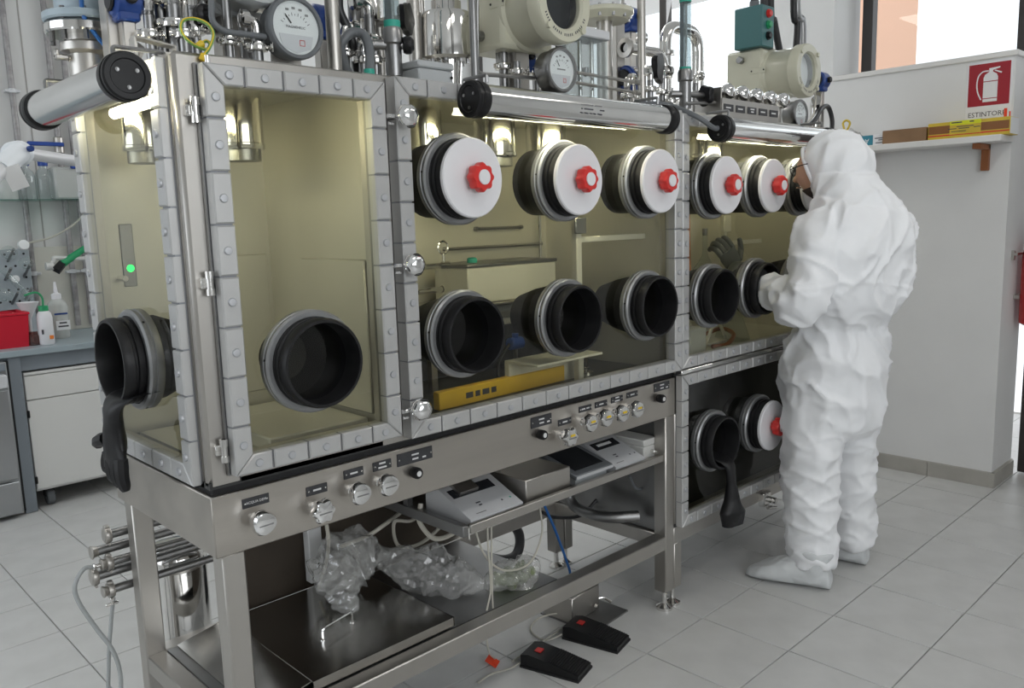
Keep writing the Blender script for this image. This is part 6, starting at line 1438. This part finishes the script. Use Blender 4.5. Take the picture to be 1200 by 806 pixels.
limb([HRp, HRp * .5 + KR * .5, KR, KR * .5 + AR * .5, AR], [.125, .116, .100, .092, .080])
suit = fuse(m, .008, 5, 'body')
suit.calc_loop_triangles()
nrm = [v.normal.copy() for v in suit.vertices]
def ridge(p):
    r = 1 - 2.2 * abs(noise.noise(p)); return r * abs(r) if r > 0 else r * .6
for v, n in zip(suit.vertices, nrm):
    p = v.co; z = p.z
    d_ = 0.0
    leg = max(0, min(1, (.74 - z) / .12)); head = max(0, min(1, (z - 1.56) / .05)); arm_l = max(0, min(1, (2.29 - p.x) / .08)) * max(0, min(1, (z - 1.02) / .06)) * max(0, min(1, (1.47 - z) / .10))
    tor = max(0, 1 - leg - head - arm_l)
    lean = V(p.x * 6 + z * 2.2, p.y * 6 - z * 1.6, z * 17)
    wv = noise.noise(V(p.x * 5, p.y * 5, z * 4)) * 1.3
    d_ += leg * (.010 * ridge(V(p.x * 9 + z * 7, p.y * 6 - z * 4 + wv, z * 9 + wv)) + .009 * ridge(V(p.x * 7 - z * 8, p.y * 8 + z * 5, z * 11 - wv)) + .006 * noise.noise(V(p.x * 12, p.y * 12, z * 6)))
    d_ += tor * (.017 * ridge(V(p.x * 11 + 1.4 * math.sin(z * 7), p.y * 11, z * 3.2)) + .010 * ridge(V(p.x * 8 + z * 5, p.y * 8 + 4, z * 7 - p.x * 4)))
    d_ += arm_l * (.016 * ridge(V(p.x * 8 + z * 9, p.y * 9, z * 8 - p.y * 7)) + .004 * noise.noise(p * 22))
    d_ += head * (.010 * ridge(V(p.x * 12, p.y * 12 + z * 4, z * 6)) + .0015 * noise.noise(p * 30))
    gath = math.exp(-((z - 1.045) / .035) ** 2)
    d_ += gath * (.006 * noise.noise(V(p.x * 40, p.y * 40, z * 6)) - .004)
    for zc in (.62, .98): pass
    # stitched seams
    if .0 < z < 1.7:
        d_ -= .004 * math.exp(-((z - 1.555 - .25 * (p - HC).dot(HF)) / .009) ** 2) if z > 1.48 else 0
        zs = 1.215 + .02 * math.sin(p.x * 9); d_ += .004 * math.exp(-((z - zs) / .007) ** 2) * (1 if n.dot(FW) < -.1 else 0)
    v.co = p + n * d_
body_me = suit
body_me.transform(Matrix.Translation(-PB)); body_me.materials.clear(); body_me.materials.append(MT['suit']); body_me.shade_smooth()
bo = bpy.data.objects.new('body', body_me); COL.objects.link(bo); bo.parent = person
# shoe covers
def shoe(heel, toe, name):
    d_ = (toe - heel); d_.z = 0; L = d_.length; d_.normalize(); s_ = V(-d_.y, d_.x, 0); q = MB()
    rr = []
    for (a, w, h) in ((-.012, .030, .05), (.0, .046, .085), (.05, .056, .135), (.11, .062, .135), (.17, .066, .112), (.23, .068, .085), (.285, .060, .058), (.325, .040, .036), (.345, .018, .02)):
        c = heel + d_ * a * (L / .335); rr.append((c + V(0, 0, h * .5 + .002), s_ * w, V(0, 0, h * .5)))
    loft(q, rr, 20)
    q.tube([heel + d_ * .06 + V(0, 0, .03), heel + d_ * .058 + V(0, 0, .10), heel + d_ * .05 + V(0, 0, .165)], [.062, .070, .078], 20)
    me = fuse(q, .0075, 4, name); nn = [v.normal.copy() for v in me.vertices]
    for v, n in zip(me.vertices, nn):
        p = v.co; al = (p - heel).dot(d_)
        v.co = p + n * (.005 * ridge(V(al * 9, p.z * 20, (p - heel).dot(s_) * 26)) * min(1, p.z / .03) - .001)
        if v.co.z < .0015: v.co.z = .0015
    me.transform(Matrix.Translation(-PB)); me.materials.clear(); me.materials.append(MT['shoe_cover']); me.shade_smooth()
    o = bpy.data.objects.new(name, me); COL.objects.link(o); o.parent = person
    return o
shoe(V(2.318, -.352, 0), V(2.222, -.052, 0), 'shoe_cover'); shoe(V(2.640, -.362, 0), V(2.590, -.065, 0), 'shoe_cover')
# head seen in the hood opening, with beard and glasses
tilt = Matrix.Translation(HC) @ Matrix((HL * -1, HF, V(0, 0, 1))).transposed().to_4x4() @ Matrix.Rotation(math.radians(-14), 4, 'X')
# local: x right, y forward, z up
f_ = MB(tilt); rg = []
for i in range(15):
    t = -PI / 2 + PI * i / 14; z = .112 * math.sin(t); k = max(.02, math.cos(t)); fwd = .062 + (.012 * math.sin(t * 2) if t < 0 else 0)
    rg.append((V(0, fwd, z - .012), V(.076 * k, 0, 0), V(0, (.098 if t > 0 else .104) * k, 0)))
loft(f_, rg, 24)
f_.lathe((0, .149, .012), (0, .55, -.85), [(0, -.02), (.008, -.012), (.011, .010), (.016, .032), (.012, .042), (0, .045)], 12)
for s in (-1, 1):
    f_.lathe((s * .079, .028, .0), (s, .1, 0), [(0, -.01), (.018, -.006), (.024, .004), (.018, .010), (.01, .006), (0, .004)], 14)
face = fuse(f_, .005, 3, 'head'); face.transform(Matrix.Translation(-PB)); face.materials.clear(); face.materials.append(MT['skin']); face.shade_smooth()
ho = bpy.data.objects.new('head', face); COL.objects.link(ho); ho.parent = person
bd_ = MB(tilt); rg = []
for i in range(9):
    t = -PI / 2 + PI * i / 14; z = .117 * math.sin(t); k = max(.02, math.cos(t))
    rg.append((V(0, .063 + .012 * math.sin(t * 2), z - .014), V(.0785 * k, 0, 0), V(0, .1085 * k, 0)))
loft(bd_, rg[:6], 24); ob('beard', bd_, 'beard', person, 60)
ob('mouth', MB(tilt).box((-.022, .160, -.050), (.022, .168, -.044), .002), 'skin', person)
ey = MB(tilt)
for s in (-1, 1): ey.lathe((s * .030, .135, .022), (0, 1, 0), [(0, -.012), (.011, -.004), (.012, .004), (.006, .011), (0, .012)], 12)
ob('eyes', ey, 'dial_face', person)
gl = MB(tilt)
for s in (-1, 1):
    c = V(s * .033, .163, .020); gl.tube([c + V(.026 * math.cos(a) , 0, .020 * math.sin(a)) for a in [2 * PI * i / 16 for i in range(17)]], .0022, 6)
    gl.tube([V(s * .058, .163, .026), V(s * .084, .11, .026), V(s * .086, .03, .020), V(s * .084, .0, .0)], .0024, 6)
gl.tube([V(-.008, .165, .024), V(.008, .165, .024)], .0022, 6)
ob('glasses', gl, 'black_plastic', person)
# elastic hood edge
rim = []
for i in range(33):
    a = 2 * PI * i / 32; rim.append(tilt @ V(.083 * math.cos(a), .088 + .020 * math.sin(a), -.014 + .112 * math.sin(a)))
ob('hood_edge', MB().tube(rim, .0085, 8), 'suit', person)
